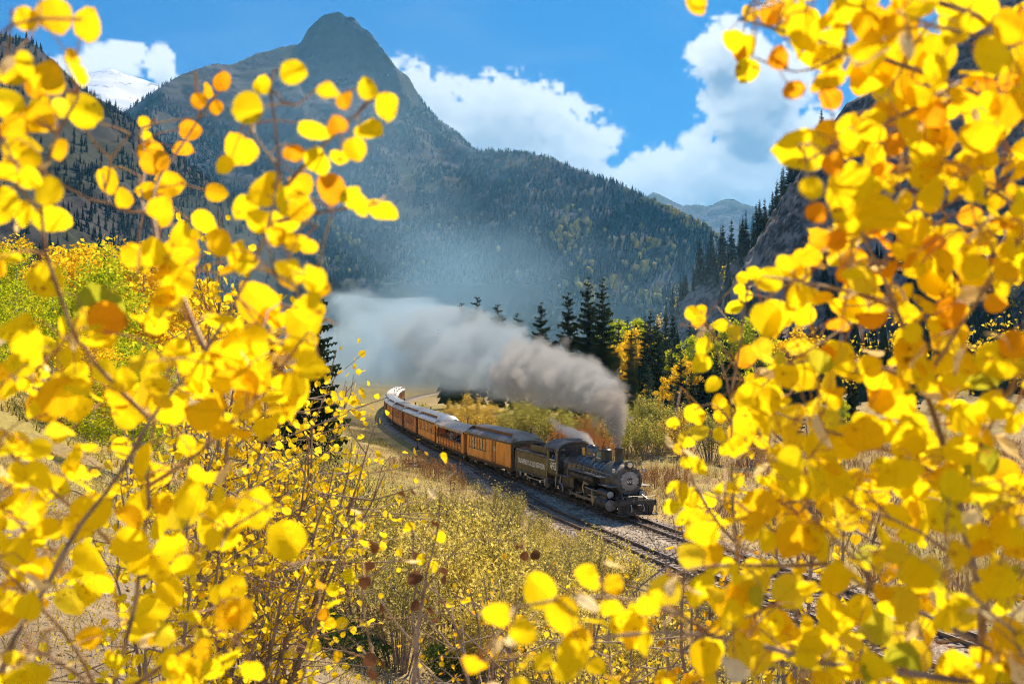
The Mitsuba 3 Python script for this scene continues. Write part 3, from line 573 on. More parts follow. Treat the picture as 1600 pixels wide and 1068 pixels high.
Dk.add('rivet_strip', cat(*[cyl((x, -1.258, z), (x, -1.272, z), .018, n=5) for z in (1.1, 2.34) for x in np.arange(-L + .15, -.2, .2)]), 'mat_tank')
Dk.add('frame', cat(bx(-L - .25, .15, -.42, .42, .62, .98), cbx(-L - .05, -.05, -1.30, 1.30, .93, 1.012, .01)), 'mat_cabroof')
Dk.add('water_hatch', cat(cyl((-5.7, 0, 2.42), (-5.7, 0, 2.62), .34, n=18), cyl((-5.7, 0, 2.62), (-5.7, 0, 2.66), .38, n=18)), 'mat_black', 30)
Dk.add('rear_light', cat(bx(-L + .1, -L + .4, -.2, .2, 2.44, 2.85)), 'mat_black')
def truck(kit, x, r=.38, y0=.80, path='truck', i=0, wb=.72):
    k = sub(path, i)
    kit.add(k, cat(*[bx(x - wb - .22, x + wb + .22, min(y * y0, y * (y0 + .08)), max(y * y0, y * (y0 + .08)), .52, .62) for y in (-1, 1)], *[extr(Polygon([(x - wb - .2, .52), (x - .35, .28), (x + .35, .28), (x + wb + .2, .52), (x + wb - .05, .52), (x + .28, .36), (x - .28, .36), (x - wb + .05, .52)]), .06, [[1, 0, 0, 0], [0, 0, 1, y * (y0 + .03) - .03], [0, 1, 0, 0], [0, 0, 0, 1]]) for y in (-1, 1)], bx(x - .16, x + .16, -y0, y0, .34, .60)), 'mat_running_gear')
    j = 0
    for xx in (x - wb, x + wb):
        for y in (-1, 1):
            kit.add(k + '__' + sub('wheel', j), lathe([(r - .08, -.05), (r, -.05), (r + .025, .02), (r, .05), (r - .07, .06), (.10, .02), (.08, .12), (0, .12)], (xx, y * .47, r), (0, y, 0), 20), 'mat_running_gear', 35); j += 1
    kit.add(k + '__' + 'journal_box', cat(*[cbx(xx - .13, xx + .13, min(y * (y0 + .04), y * (y0 + .2)), max(y * (y0 + .04), y * (y0 + .2)), .27, .52, .02) for xx in (x - wb, x + wb) for y in (-1, 1)]), 'mat_running_gear')
    kit.add(k + '__' + 'spring', cat(*[cyl((xx, y * (y0 + .04), .36), (xx, y * (y0 + .04), .52), .07, n=8) for xx in (x - .25, x + .25) for y in (-1, 1)]), 'mat_steel')
truck(Dk, -1.5); truck(Dk, -5.2, i=1)
Dk.add('step', cat(*[bx(x - .2, x + .2, -1.28, -1.02, z, z + .04) for x in (-.3, -L + .2) for z in (.45, .72)], *[bx(x + d - .02, x + d + .02, -1.26, -1.04, .45, .95) for x in (-.3, -L + .2) for d in (-.2, .2)]), 'mat_cabroof')
Dk.add('handrail', cat(tube([(-.1, -1.32, 1.1), (-.1, -1.32, 2.4)], .018, 6), tube([(-L + .05, -1.32, 1.1), (-L + .05, -1.32, 2.4)], .018, 6)), 'mat_steel')
Dk.add('truss_pipe', cat(tube([(-.6, -1.0, .9), (-2.2, -1.12, .66), (-4.4, -1.12, .66), (-6.2, -1.0, .9)], .03, 6), *[xf(bx(-.16, .16, -.02, .02, -.14, .14), [[1, 0, 0, x], [0, 1, 0, -1.14], [0, .3, 1, .80], [0, 0, 0, 1]]) for x in (-6.2, -.9)]), 'mat_palegrey', 40)
S_T = S0 + 10.55
M_T = along(pose2(S_T + 1.5, S_T + 5.2), 3.35)
tag('tender', 'dark olive tender with white railroad lettering coupled behind the locomotive cab', 'tender')
Dk.place('tender', M_T)

# ---------------------------------------------------------------- passenger cars: x from the front end (0) backwards, body -0.6 .. -L+0.6
def roof_profile(w=1.33, z=2.80):
    side = [(w, z), (w, z + .05), (w - .10, z + .18), (w - .30, z + .29), (.72, z + .36)]
    side_in = [(.70, z + .33), (w - .30, z + .26), (w - .12, z + .15), (w - .06, z)]
    return side, side_in
def yz(poly, x0, x1):    # polygon in (y, z), swept along x
    return extr(poly, x1 - x0, [[0, 0, 1, x0], [1, 0, 0, 0], [0, 1, 0, 0], [0, 0, 0, 1]])
def xz(poly, y0, th):
    return extr(poly, th, [[1, 0, 0, 0], [0, 0, 1, y0], [0, 1, 0, 0], [0, 0, 0, 1]])

def make_car(L, windows, doors=(), body='mat_orange', roof='mat_roof_old', ends='mat_trim', vest=0.55, far=False, lower=None):
    K = Kit()
    x0, x1 = -L + .35 + vest, -.35 - vest
    W = 1.22
    for i, y in enumerate((-1, 1)):
        p = Polygon([(x0, .92), (x1, .92), (x1, 2.78), (x0, 2.78)])
        holes = [sbox(a, 1.66, b, 2.58) for a, b in windows] + ([sbox(a, .98, b, 2.56) for a, b in doors] if y < 0 else [])
        for h in holes: p = p.difference(h)
        k = sub('side_wall', i)
        K.add(k, xz(p, y * W - (.0 if y < 0 else .06), .06), body)
        yo = y * W + (-.012 if y < 0 else .002)
        K.add(sub('window_band', i), cat(*[xz(sbox(windows[0][0] - .06, za, windows[-1][1] + .06, zb), yo, .01) for za, zb in ((1.585, 1.655), (2.585, 2.64))]), 'mat_trim') if windows else None
        K.add(sub('letterboard', i), xz(sbox(x0, 2.645, x1, 2.80), yo - .006 * (y < 0), .016), 'mat_trim')
        K.add(sub('sill', i), xz(sbox(x0, .86, x1, .93), yo, .01), 'mat_maroon')
        base = i * len(windows)
        for j, (a, b) in enumerate(windows):
            wk = sub('window', base + j)
            K.add(wk, xz(sbox(a, 1.66, b, 2.58).difference(sbox(a + .045, 1.71, b - .045, 2.53)).union(sbox(a + .045, 2.10, b - .045, 2.14)), y * (W - .025) - .015, .03), 'mat_maroon' if y < 0 else 'mat_trim')
            K.add(wk + '__pane', xz(sbox(a + .045, 1.71, b - .045, 2.53), y * (W - .035), .006), 'mat_glass')
        if y < 0:
            for j, (a, b) in enumerate(doors):
                K.add(sub('door', j), xz(sbox(a, .98, b, 2.56).difference(sbox(a + .15, 1.85, b - .15, 2.42)), -W + .035, .03), 'mat_orange_dull')
                K.add(sub('door', j) + '__pane', xz(sbox(a + .15, 1.85, b - .15, 2.42), -W + .045, .006), 'mat_glass')
                K.add(sub('door', j) + '__frame', xz(sbox(a - .05, .94, b + .05, 2.61).difference(sbox(a, .98, b, 2.56)), -W - .02, .045), 'mat_trim')
    for i, x in enumerate((x0, x1)):
        p = sbox(-W + .065, .95, W - .065, 2.80).difference(sbox(-.36, 1.0, .36, 2.55)).difference(sbox(-.95, 1.7, -.55, 2.5)).difference(sbox(.55, 1.7, .95, 2.5))
        K.add(sub('end_wall', i), yz(p, x - .03, x + .03), ends)
        K.add(sub('end_door', i), yz(sbox(-.355, 1.0, .355, 2.55).difference(sbox(-.2, 1.75, .2, 2.4)), x - .015, x + .015), 'mat_maroon')
        if vest > .2:
            xa, xb = (x - vest, x - .03) if i == 0 else (x + .03, x + vest)
            xo = xa if i == 0 else xb
            K.add(sub('platform', i), cat(bx(xa, xb, -1.2, 1.2, .88, .95), bx(min(xo, xo + (.05 if i == 0 else -.05)), max(xo, xo + (.05 if i == 0 else -.05)), -1.22, 1.22, .70, .95), *[bx(xa + .05, xb - .03, y - .12, y + .12, z, z + .04) for y in (-1.12, 1.12) for z in (.40, .64)]), 'mat_running_gear')
            xr = xo + (.03 if i == 0 else -.03)
            K.add(sub('railing', i), cat(*[tube([(xr, y0_, .95), (xr, y0_, 1.85), (xr, y1_, 1.85), (xr, y1_, .95)], .02, 5) for y0_, y1_ in ((-1.15, -.4), (.4, 1.15))], *[tube([(xr, y, 1.4), (xr, y + .75, 1.4)], .016, 5) for y in (-1.15, .4)], *[tube([(xr, y, .95), (xr, y, 2.85)], .022, 5) for y in (-1.17, 1.17)]), 'mat_trim')
    K.add('floor', cat(bx(x0, x1, -W + .07, W - .07, .90, .98), bx(x0, x1, -1.15, 1.15, .66, .895)), 'mat_interior')
    seats = [bx(x, x + .12, y0_, y1_, .98, 1.9) for x in np.arange(x0 + 1.2, x1 - 1.0, .9) for y0_, y1_ in ((-1.08, -.3), (.3, 1.08))]
    K.add('seats', cat(*seats), 'mat_interior') if not far else None
    # roof: two lower decks and the raised clerestory
    xa, xb = -L + .18, -.18
    side, side_in = roof_profile()
    for i, s in enumerate((-1, 1)):
        K.add(sub('lower_roof', i), yz(Polygon([(s * a, b) for a, b in side] + [(s * a, b) for a, b in side_in]), xa, xb), roof, 25)
    z = 2.80
    cx0, cx1 = xa + .95, xb - .95
    for i, s in enumerate((-1, 1)):
        wn = [(a, a + .42) for a in np.arange(cx0 + .25, cx1 - .5, .80)]
        p = sbox(cx0, z + .33, cx1, z + .62)
        for a, b in wn: p = p.difference(sbox(a, z + .40, b, z + .55))
        K.add(sub('clerestory', i), xz(p, s * .70 - .015, .03), 'mat_maroon')
        K.add(sub('clerestory', i) + '__panes', cat(*[xz(sbox(a, z + .40, b, z + .55), s * .70 - .003, .006) for a, b in wn]), 'mat_trim')
    up = [(.80, z + .60), (.79, z + .645), (.55, z + .70), (0, z + .735), (-.55, z + .70), (-.79, z + .645), (-.80, z + .60)]
    dn = [(-.70, z + .60), (-.5, z + .655), (0, z + .69), (.5, z + .655), (.70, z + .60)]
    K.add('upper_roof', yz(Polygon(up + dn), cx0 - .08, cx1 + .08), roof, 25)
    for i, (xe, sg) in enumerate(((cx0 - .08, -1), (cx1 + .08, 1))):     # duckbill ends sloping down to the platform hoods
        st = np.linspace(0, 1, 6); yy = np.linspace(-1, 1, 11)
        U, V = np.meshgrid(st, yy)
        wid = .80 + (1.28 - .80) * U
        zz = (z + .735 - .10 * V ** 2) * (1 - U ** 1.4) + (z + .16 - .13 * np.abs(V) ** 3) * U ** 1.4
        K.add(sub('roof_hood', i), (lambda m: m if sg > 0 else (m[0], m[1][:, ::-1]))(grid_mesh(xe + sg * U * .93, V * wid, zz)), roof, True)
        K.add(sub('hood_face', i), yz(Polygon([(-1.28, z - .06), (1.28, z - .06), (1.28, z + .03), (.9, z + .12), (0, z + .15), (-.9, z + .12), (-1.28, z + .03)]), xe + sg * .93 - .02, xe + sg * .93 + .02), ends)
    K.add('stove_pipe', cat(cyl((x1 - .4, .55, z + .2), (x1 - .4, .55, z + .95), .06, n=10), cyl((x1 - .4, .55, z + .95), (x1 - .4, .55, z + 1.0), .10, n=10)), 'mat_black', 30)
    for i, y in enumerate((-.9, .9)):
        K.add(sub('truss_rod', i), tube([(x0, y, .86), (x0 + 2.6, y, .42), (x1 - 2.6, y, .42), (x1, y, .86)], .022, 5), 'mat_running_gear')
    K.add('air_tank', cat(cyl((-L / 2 - .7, -.6, .52), (-L / 2 + .7, -.6, .52), .2, n=12), bx(-L / 2 + .9, -L / 2 + 1.4, -.9, -.3, .35, .72)), 'mat_running_gear', 30)
    K.add('coupler', cat(cbx(-.3, .02, -.1, .1, .55, .78, .02), cbx(-L - .02, -L + .3, -.1, .1, .55, .78, .02)), 'mat_running_gear')
    truck(K, -1.9); truck(K, -L + 1.9, i=1)
    return K

def make_gondola(L):
    """Open sided observation car."""
    K = Kit(); W = 1.24
    x0, x1 = -L + .45, -.45
    nb = 9; xs = np.linspace(x0 + 1.0, x1 - .9, nb)
    K.add('floor', cat(bx(x0, x1, -W + .03, W - .03, .88, .97), bx(x0, x1, -1.1, 1.1, .66, .875)), 'mat_interior')
    for i, y in enumerate((-1, 1)):
        for j, (za, zb) in enumerate(((.93, 1.155), (1.165, 1.39), (1.40, 1.62))):
            K.add(sub('plank', i * 3 + j), xz(sbox(x0 + 1.0, za, x1 - .9, zb), y * W - .02, .04), ('mat_orange_dull', 'mat_orange', 'mat_orange_dull')[j] if i == 0 else 'mat_orange_dull')
        for j, x in enumerate(xs):
            K.add(sub('post', i * nb + j), xz(sbox(x - .045, .86, x + .045, 1.66 if j % 2 else 2.62), y * (W + .035) - .035, .07), 'mat_maroon')
        K.add(sub('side_rail', i), cat(bx(x0 + 1, x1 - .9, min(y * (W - .05), y * (W + .05)), max(y * (W - .05), y * (W + .05)), 1.67, 1.75), tube([(x0 + 1, y * W, 2.0), (x1 - .9, y * W, 2.0)], .02, 5)), 'mat_trim')
        K.add(sub('end_panel', i * 2), xz(sbox(x1 - .9, .88, x1, 2.62), y * W - .03, .06), 'mat_orange')
        K.add(sub('end_panel', i * 2 + 1), xz(sbox(x0, .88, x0 + 1.0, 2.62).difference(sbox(x0 + .15, 1.5, x0 + .85, 2.4)), y * W - .03, .06), 'mat_orange')
        K.add(sub('fascia', i), xz(sbox(x0 - .2, 2.58, x1 + .2, 2.80), y * (W + .11) - .02, .04), 'mat_roof_mid')
    for i, x in enumerate((x0, x1)):
        K.add(sub('end_wall', i), yz(sbox(-W + .035, .95, W - .035, 2.62).difference(sbox(-.35, 1.0, .35, 2.5)), x - .03, x + .03), 'mat_orange_dull')
    up = [(y, 2.80 + .30 * (1 - abs(y / 1.38) ** 1.7)) for y in np.linspace(-1.38, 1.38, 15)]
    dn = [(y, 2.75 + .29 * (1 - abs(y / 1.36) ** 1.7)) for y in np.linspace(1.36, -1.36, 15)]
    K.add('roof', yz(Polygon(up + dn), x0 - .3, x1 + .3), 'mat_roof_mid', 25)
    for i, x in enumerate(np.linspace(x0, x1, 17)):
        K.add('roof__' + sub('rib', i), yz(Polygon([(y, z + .004) for y, z in up] + [(y, z + .030) for y, z in up[::-1]]), x - .025, x + .025), 'mat_roof_pale', 25)
    K.add('roof__end_cap', yz(Polygon([(y, z + .035) for y, z in up] + [(y, z - .07) for y, z in up[::-1]]), x1 + .302, x1 + .33), 'mat_white', 25)
    K.add('bench', cat(bx(x0 + 1.2, x1 - 1.2, -.25, .25, 1.30, 1.37), bx(x0 + 1.2, x1 - 1.2, -.03, .03, 1.37, 1.85), bx(x0 + 1.2, x1 - 1.2, -.2, .2, .98, 1.29)), 'mat_interior')
    for i, y in enumerate((-.9, .9)): K.add(sub('truss_rod', i), tube([(x0, y, .86), (x0 + 2.6, y, .42), (x1 - 2.6, y, .42), (x1, y, .86)], .022, 5), 'mat_running_gear')
    K.add('coupler', cat(cbx(-.5, .02, -.1, .1, .55, .78, .02), cbx(-L - .02, -L + .5, -.1, .1, .55, .78, .02)), 'mat_running_gear')
    truck(K, -1.9); truck(K, -L + 1.9, i=1)
    return K

def win_row(a, b, n, w=.46): return [(c - w / 2, c + w / 2) for c in np.linspace(a, b, n)]
LC = 12.9
K1 = make_car(LC, win_row(-LC + 1.25, -LC + 5.95, 7), doors=[(-LC + 7.75, -LC + 8.75)], body='mat_orange', roof='mat_roof_old', ends='mat_trim', vest=.12)
K2 = make_gondola(LC)
K3 = make_car(LC, win_row(-LC + 1.7, -1.7, 11, .5), body='mat_orange', roof='mat_roof_pale', ends='mat_maroon')
K4 = make_car(LC, win_row(-LC + 3.0, -3.0, 9, .5), doors=[(-LC + 1.2, -LC + 1.9)], body='mat_orange_dull', roof='mat_roof_pale', ends='mat_maroon')
K5 = make_car(LC, win_row(-LC + 1.7, -1.7, 11, .5), body='mat_orange_dull', roof='mat_roof_mid', ends='mat_maroon', far=True)
K6 = make_car(LC, win_row(-LC + 1.7, -1.7, 9, .6), body='mat_maroon', roof='mat_roof_pale', ends='mat_maroon', far=True)
sc = S0 + 18.35
CARS = []
names = [('combine_car', K1, 'orange baggage and passenger car with side door right behind the tender', 'railway car'),
         ('gondola_car', K2, 'open sided orange car with plank sides full of passengers', 'railway car'),
         ('coach_car', K3, 'bright orange coach with pale roof behind the open sided car', 'railway car'),
         ('coach_car', K4, 'duller orange coach with pale roof, second coach behind the open car', 'railway car'),
         ('coach_car', K5, 'coach with grey roof at the bend, just before the train curves right', 'railway car'),
         ('coach_car', K3, 'pale roofed coach on the curve, half veiled by smoke', 'railway car'),
         ('coach_car', K6, 'dark red coach with pale roof rounding the far curve in smoke', 'railway car'),
         ('coach_car', K5, 'faint grey roofed coach far back in the smoke', 'railway car'),
         ('coach_car', K6, 'dark red coach on the far curve, ninth car behind the tender', 'railway car'),
         ('coach_car', K4, 'dull orange coach on the far curve, tenth car behind the tender', 'railway car'),
         ('coach_car', K6, 'dark red coach in thick smoke, eleventh car behind the tender', 'railway car'),
         ('coach_car', K6, 'rearmost visible coach disappearing into the smoke', 'railway car')]
for nm, K, lb, ct in names:
    M = along(pose2(sc + 1.9, sc + LC - 1.9), LC / 2)
    root = uniq(nm); tag(root, lb, ct, 'cars of the passenger train')
    K.place(root, M)
    CARS.append((root, M, sc)); sc += LC + .12

# ---------------------------------------------------------------- people in the open car and the cab
import manifold3d as m3
def ball(c, r, n=10):
    return m3.Manifold.sphere(r, n).translate([float(q) for q in c])
def bone(a, b, ra, rb):
    return m3.Manifold.batch_hull([ball(a, ra), ball(b, rb)])
def man_mesh(m, edge=0.05, it=6):
    m = m.refine_to_length(edge); q = m.to_mesh()
    t = trimesh.Trimesh(q.vert_properties[:, :3], q.tri_verts, process=True)
    trimesh.smoothing.filter_taubin(t, iterations=it)
    return np.array(t.vertices), np.array(t.faces)
def seated(lean=0.0, arm_up=0.0):
    """Person seated, facing +x, seat at z = 0.45 above the floor (origin at the floor under the seat)."""
    hip, ch, nk, hd = np.array([0, 0, .50]), np.array([.02 + lean * .3, 0, .92]), np.array([.03 + lean * .5, 0, 1.12]), np.array([.06 + lean * .6, 0, 1.27])
    body = [bone(hip, ch, .145, .16), bone(ch, nk, .14, .06), bone(nk, hd, .055, .075), bone(hd, hd + [.012, 0, .06], .088, .095), bone(hd + [.09, 0, .02], hd + [.10, 0, .0], .02, .018)]
    cloth = [bone(hip, ch, .155, .175), bone(ch, nk - [0, 0, .03], .16, .08)]
    for s in (-1, 1):
        sh = ch + [0, s * .20, .11]; el = sh + [.12, s * .05, -.24 + arm_up * .25]; wr = el + [.22, -s * .04, .04 + arm_up * .2]
        kn = np.array([.44, s * .11, .50]); an = np.array([.42, s * .11, .08])
        body += [bone(ch + [0, s * .12, .1], sh, .07, .062), bone(sh, el, .052, .042), bone(el, wr, .04, .03), bone(hip + [0, s * .08, 0], kn, .09, .062), bone(kn, an, .058, .04), bone(an + [-.04, 0, -.03], an + [.16, 0, -.04], .045, .035)]
        hnd = wr + [.05, 0, 0]
        body += [bone(wr, hnd, .03, .036)]
        for q in range(4): body += [bone(hnd + [.02, (q - 1.5) * .019, .0], hnd + [.085 + .01 * (q in (1, 2)), (q - 1.5) * .021, -.03], .011, .009)]
        body += [bone(hnd, hnd + [.045, -s * .05, .005], .014, .010)]
        cloth += [bone(ch + [0, s * .12, .1], sh, .085, .075), bone(sh, el, .066, .056), bone(el, wr, .054, .04), bone(hip + [0, s * .08, 0], kn, .10, .074), bone(kn, an + [0, 0, .03], .07, .055)]
    hair = [bone(hd + [-.03, 0, .05], hd + [-.015, 0, .10], .096, .088)]
    B = man_mesh(m3.Manifold.batch_boolean(body, m3.OpType.Add), .035, 4); C = man_mesh(m3.Manifold.batch_boolean(cloth, m3.OpType.Add), .06, 5); Hh = man_mesh(m3.Manifold.batch_boolean(hair, m3.OpType.Add), .06, 2)
    return B, C, Hh
variants = [seated(0.0, 0.1), seated(.1, 0.6)]
vp = [[mikit.ply(b, 'mat_skin', smooth=True), c, mikit.ply(h, 'mat_hair', smooth=True)] for b, c, h in variants]
cp = {}
people = [(-9.9, 'grey'), (-9.15, 'white'), (-7.9, 'red'), (-7.1, 'grey'), (-6.2, 'black'), (-5.4, 'navy'), (-4.6, 'maroon'), (-3.7, 'black'), (-2.9, 'red'), (-2.2, 'navy')]
ordw = ['rearmost', 'second from the rear', 'third from the rear', 'fourth from the rear', 'fifth from the rear', 'sixth from the rear', 'fourth from the front', 'third from the front', 'second from the front', 'foremost']
Mg = CARS[1][1]
for i, (x, col) in enumerate(people):
    k = i % 2
    if (k, col) not in cp: cp[(k, col)] = mikit.ply(variants[k][1], 'mat_cloth_' + col, smooth=True)
    # facing out of the near side (-y)
    M = Mg @ rotz(-math.pi / 2, (x, -.28 - .1 * (i % 3 == 1), .97 + (.02 if k else 0)))
    root = uniq('person'); tag(root, f'passenger in {col} clothes seated in the open car, {ordw[i]}', 'person', 'passengers in the open car')
    put(root + '__body', vp[k][0], M); put(root + '__clothing', cp[(k, col)], M); put(root + '__hair', vp[k][2], M)
M = M_ENG @ rotz(-.45, (CX0 + .62, -CW + .38, 1.57))
root = uniq('person'); tag(root, 'engineer in blue work clothes leaning at the open cab window', 'person')
put(root + '__body', vp[1][0], M); put(root + '__clothing', mikit.ply(variants[1][1], 'mat_cloth_blue', smooth=True), M); put(root + '__cap', mikit.ply(cat(variants[1][2]), 'mat_cloth_grey', smooth=True), M)
# ---------------------------------------------------------------- vegetation: materials
def leaf_tex(cols, cell, spread=0.25, big=0.0):
    """Leaf colours that change from leaf to leaf (cells of that size) and in larger patches."""
    def f(p, n, uv):
        r = mikit.cell_rand(p.x / cell, p.y / cell, p.z / cell)
        c = mi.Color3f(cols[0])
        for i, k in enumerate(cols[1:]):
            c = mix(c, k, smoothstep((i + 1) / len(cols) - 0.1, (i + 1) / len(cols) + 0.1, r * 0.6 + 0.4 * noise(p.x * 1.1 + 3, p.y * 1.1, p.z * 1.1) + big))
        return c * (1 - spread + 2 * spread * mikit.cell_rand(p.x / cell + 31, p.y / cell, p.z / cell))
    return mikit.proc(f)
leafy('mat_willow_leaf', leaf_tex([(0.34, 0.31, 0.08), (0.56, 0.48, 0.10), (0.74, 0.62, 0.14), (0.78, 0.70, 0.34)], 0.06, .3), 1.0)
leafy('mat_willow_brown', leaf_tex([(0.26, 0.19, 0.09), (0.42, 0.32, 0.14), (0.58, 0.47, 0.20)], 0.06, .3), 0.8)
leafy('mat_willow_dull', leaf_tex([(0.24, 0.24, 0.07), (0.42, 0.38, 0.10), (0.60, 0.50, 0.20)], 0.06, .3), 0.9)
leafy('mat_willow_yellow', leaf_tex([(0.42, 0.32, 0.06), (0.62, 0.46, 0.07), (0.72, 0.56, 0.12)], 0.2), 1.0)
leafy('mat_willow_green', leaf_tex([(0.15, 0.19, 0.04), (0.28, 0.30, 0.06), (0.46, 0.42, 0.09), (0.55, 0.48, 0.14)], 0.2), 1.0)
leafy('mat_russet', leaf_tex([(0.22, 0.09, 0.03), (0.38, 0.16, 0.05), (0.46, 0.24, 0.09)], 0.15), 0.9)
leafy('mat_aspen_gold', leaf_tex([(0.60, 0.42, 0.02), (0.84, 0.60, 0.02), (0.90, 0.72, 0.03)], 0.25), 1.1)
leafy('mat_aspen_green', leaf_tex([(0.22, 0.32, 0.015), (0.46, 0.54, 0.02), (0.68, 0.66, 0.03)], 0.25), 1.1)
leafy('mat_needles', leaf_tex([(0.018, 0.032, 0.014), (0.035, 0.058, 0.022), (0.065, 0.085, 0.03)], 0.4, 0.3), 0.35, rough=0.6)
leafy('mat_needles_grey', leaf_tex([(0.03, 0.05, 0.035), (0.06, 0.09, 0.06), (0.09, 0.12, 0.075)], 0.4, 0.3), 0.35, rough=0.6)
leafy('mat_juniper', leaf_tex([(0.035, 0.07, 0.02), (0.07, 0.12, 0.035), (0.12, 0.17, 0.06)], 0.08, 0.3), 0.4)
leafy('mat_grass_dry', leaf_tex([(0.34, 0.25, 0.10), (0.50, 0.38, 0.16), (0.62, 0.52, 0.27)], 0.15, 0.3), 0.8)
leafy('mat_grass_green', leaf_tex([(0.20, 0.20, 0.05), (0.36, 0.32, 0.08), (0.50, 0.42, 0.13)], 0.2, 0.3), 0.9)
leafy('mat_dock', leaf_tex([(0.20, 0.10, 0.05), (0.34, 0.19, 0.09), (0.46, 0.30, 0.16)], 0.1, 0.3), 0.5)
leafy('mat_forb_yellow', leaf_tex([(0.45, 0.36, 0.03), (0.66, 0.52, 0.03), (0.75, 0.62, 0.05)], 0.05), 0.9)
paint('mat_bark', vary((0.09, 0.07, 0.055), (0.17, 0.135, 0.105), 6.0), 0.95, spec=0.1)
paint('mat_stem', vary((0.20, 0.15, 0.12), (0.34, 0.28, 0.24), 9.0), 0.8, spec=0.2)
def aspen_bark(p, n, uv):
    c = mix((0.42, 0.38, 0.30), (0.62, 0.58, 0.49), fbm(p.x * 3, p.y * 3, p.z * 3, 2))
    return mix(c, (0.09, 0.075, 0.06), smoothstep(0.62, 0.74, fbm(p.x * 5, p.y * 5, p.z * 26, 2)))
paint('mat_aspen_bark', mikit.proc(aspen_bark), 0.85, spec=0.2)
paint('mat_forest', mikit.proc(lambda p, n, uv: mix((0.005, 0.011, 0.008), (0.024, 0.034, 0.016), mikit.cell_rand(p.x / 9, p.y / 9, 0.0) * 0.55 + smoothstep(.42, .62, fbm(p.x / 130, p.y / 130, p.z / 130, 3)) * 0.45)), 0.95, spec=0.05)
paint('mat_forest_dead', (0.10, 0.085, 0.07), 0.95, spec=0.05)
paint('mat_forest_gold', mikit.proc(lambda p, n, uv: mix((0.26, 0.21, 0.05), (0.55, 0.40, 0.07), mikit.cell_rand(p.x / 9, p.y / 9, 0.0))), 0.9, spec=0.05)

# ---------------------------------------------------------------- vegetation: shapes
def quads(P, size, rng, aspect=0.7, up=0.0, out=None):
    """Diamond leaves at the points P, randomly turned."""
    n = len(P)
    a = rng.normal(size=(n, 3)); a[:, 2] *= (1 - up); a /= np.linalg.norm(a, axis=1, keepdims=True)
    b = rng.normal(size=(n, 3)); b -= a * (a * b).sum(1, keepdims=True); b /= np.linalg.norm(b, axis=1, keepdims=True)
    s = (np.asarray(size) * rng.uniform(0.7, 1.3, n))[:, None] / 2
    v = np.stack([P - a * s, P + b * s * aspect, P + a * s, P - b * s * aspect], 1)
    k = np.arange(n)[:, None] * 4
    return v.reshape(-1, 3), np.vstack([k + [0, 1, 2], k + [0, 2, 3]])

def blades(P, h, w, rng, lean=0.35):
    n = len(P)
    a = rng.uniform(0, 2 * np.pi, n); t = np.stack([np.cos(a), np.sin(a), 0 * a], 1)
    ln = rng.normal(0, lean, (n, 2)); H = (np.asarray(h) * rng.uniform(0.5, 1.3, n))[:, None]
    top = P + np.concatenate([ln, np.ones((n, 1))], 1) * H
    mid = P + np.concatenate([ln * 0.35, np.ones((n, 1)) * 0.55], 1) * H
    W = np.asarray(w) * np.ones(n); W = W[:, None] / 2
    v = np.stack([P - t * W, P + t * W, mid - t * W * .8, mid + t * W * .8, top], 1)
    k = np.arange(n)[:, None] * 5
    return v.reshape(-1, 3), np.vstack([k + [0, 1, 3], k + [0, 3, 2], k + [2, 3, 4]])

def spruce(h, r, seed, tiers=26, per=9, seg=7, droop=0.28, bare=0.06, thin=0.0):
    """(trunk, crown): whorls of drooping boughs carrying flat sprays."""
    g = np.random.default_rng(seed)
    trunk = tube([(0, 0, -.4), (0.02 * h * .1, 0, h * .3), (0, 0.02, h * .7), (0, 0, h * .97)], [h * .016, h * .013, h * .007, h * .002], 6)
    V, F, k = [], [], 0
    for i in range(tiers):
        u = (i + g.uniform(-.3, .3)) / tiers
        z = h * (bare + (0.985 - bare) * u)
        R = r * (1 - u) ** 0.85 * (0.55 + 0.45 * min(1, u * 6 + .35)) * g.uniform(.85, 1.12) + .01 * h
        n = max(4, int(per * (1 - 0.5 * u)))
        a0 = g.uniform(0, 6.28)
        for j in range(n):
            if g.random() < thin: continue
            a = a0 + 6.283 * j / n + g.normal(0, .16); L = R * g.uniform(.6, 1.18)
            d = np.array([math.cos(a), math.sin(a), 0]); s = np.array([-d[1], d[0], 0]); zj = z + g.normal(0, .42) * h / tiers
            dz = -droop * g.uniform(.6, 1.4) * (1 - .7 * u) + .25 * u
            m = max(3, int(seg * L / r) + 1)
            for q in range(m):
                f = (q + .6) / m
                c = d * L * f + np.array([0, 0, zj + dz * L * f + .22 * L * f * f])
                wd = L * .24 * (1 - .55 * f) * g.uniform(.7, 1.4) + h * .006; ln = L / m * 1.15
                tl = g.normal(0, .35)
                sv = s * math.cos(tl) + np.array([0, 0, math.sin(tl)])
                hang = np.array([0, 0, -wd * g.uniform(.6, 1.6)])
                V += [c - d * ln * .6, c + sv * wd + hang * .5, c + d * ln * .7, c - sv * wd + hang * .5, c + hang * 1.3 + d * ln * .1]
                F += [[k, k + 1, k + 2], [k, k + 2, k + 3], [k, k + 2, k + 4]]; k += 5
    return trunk, (np.array(V), np.array(F))

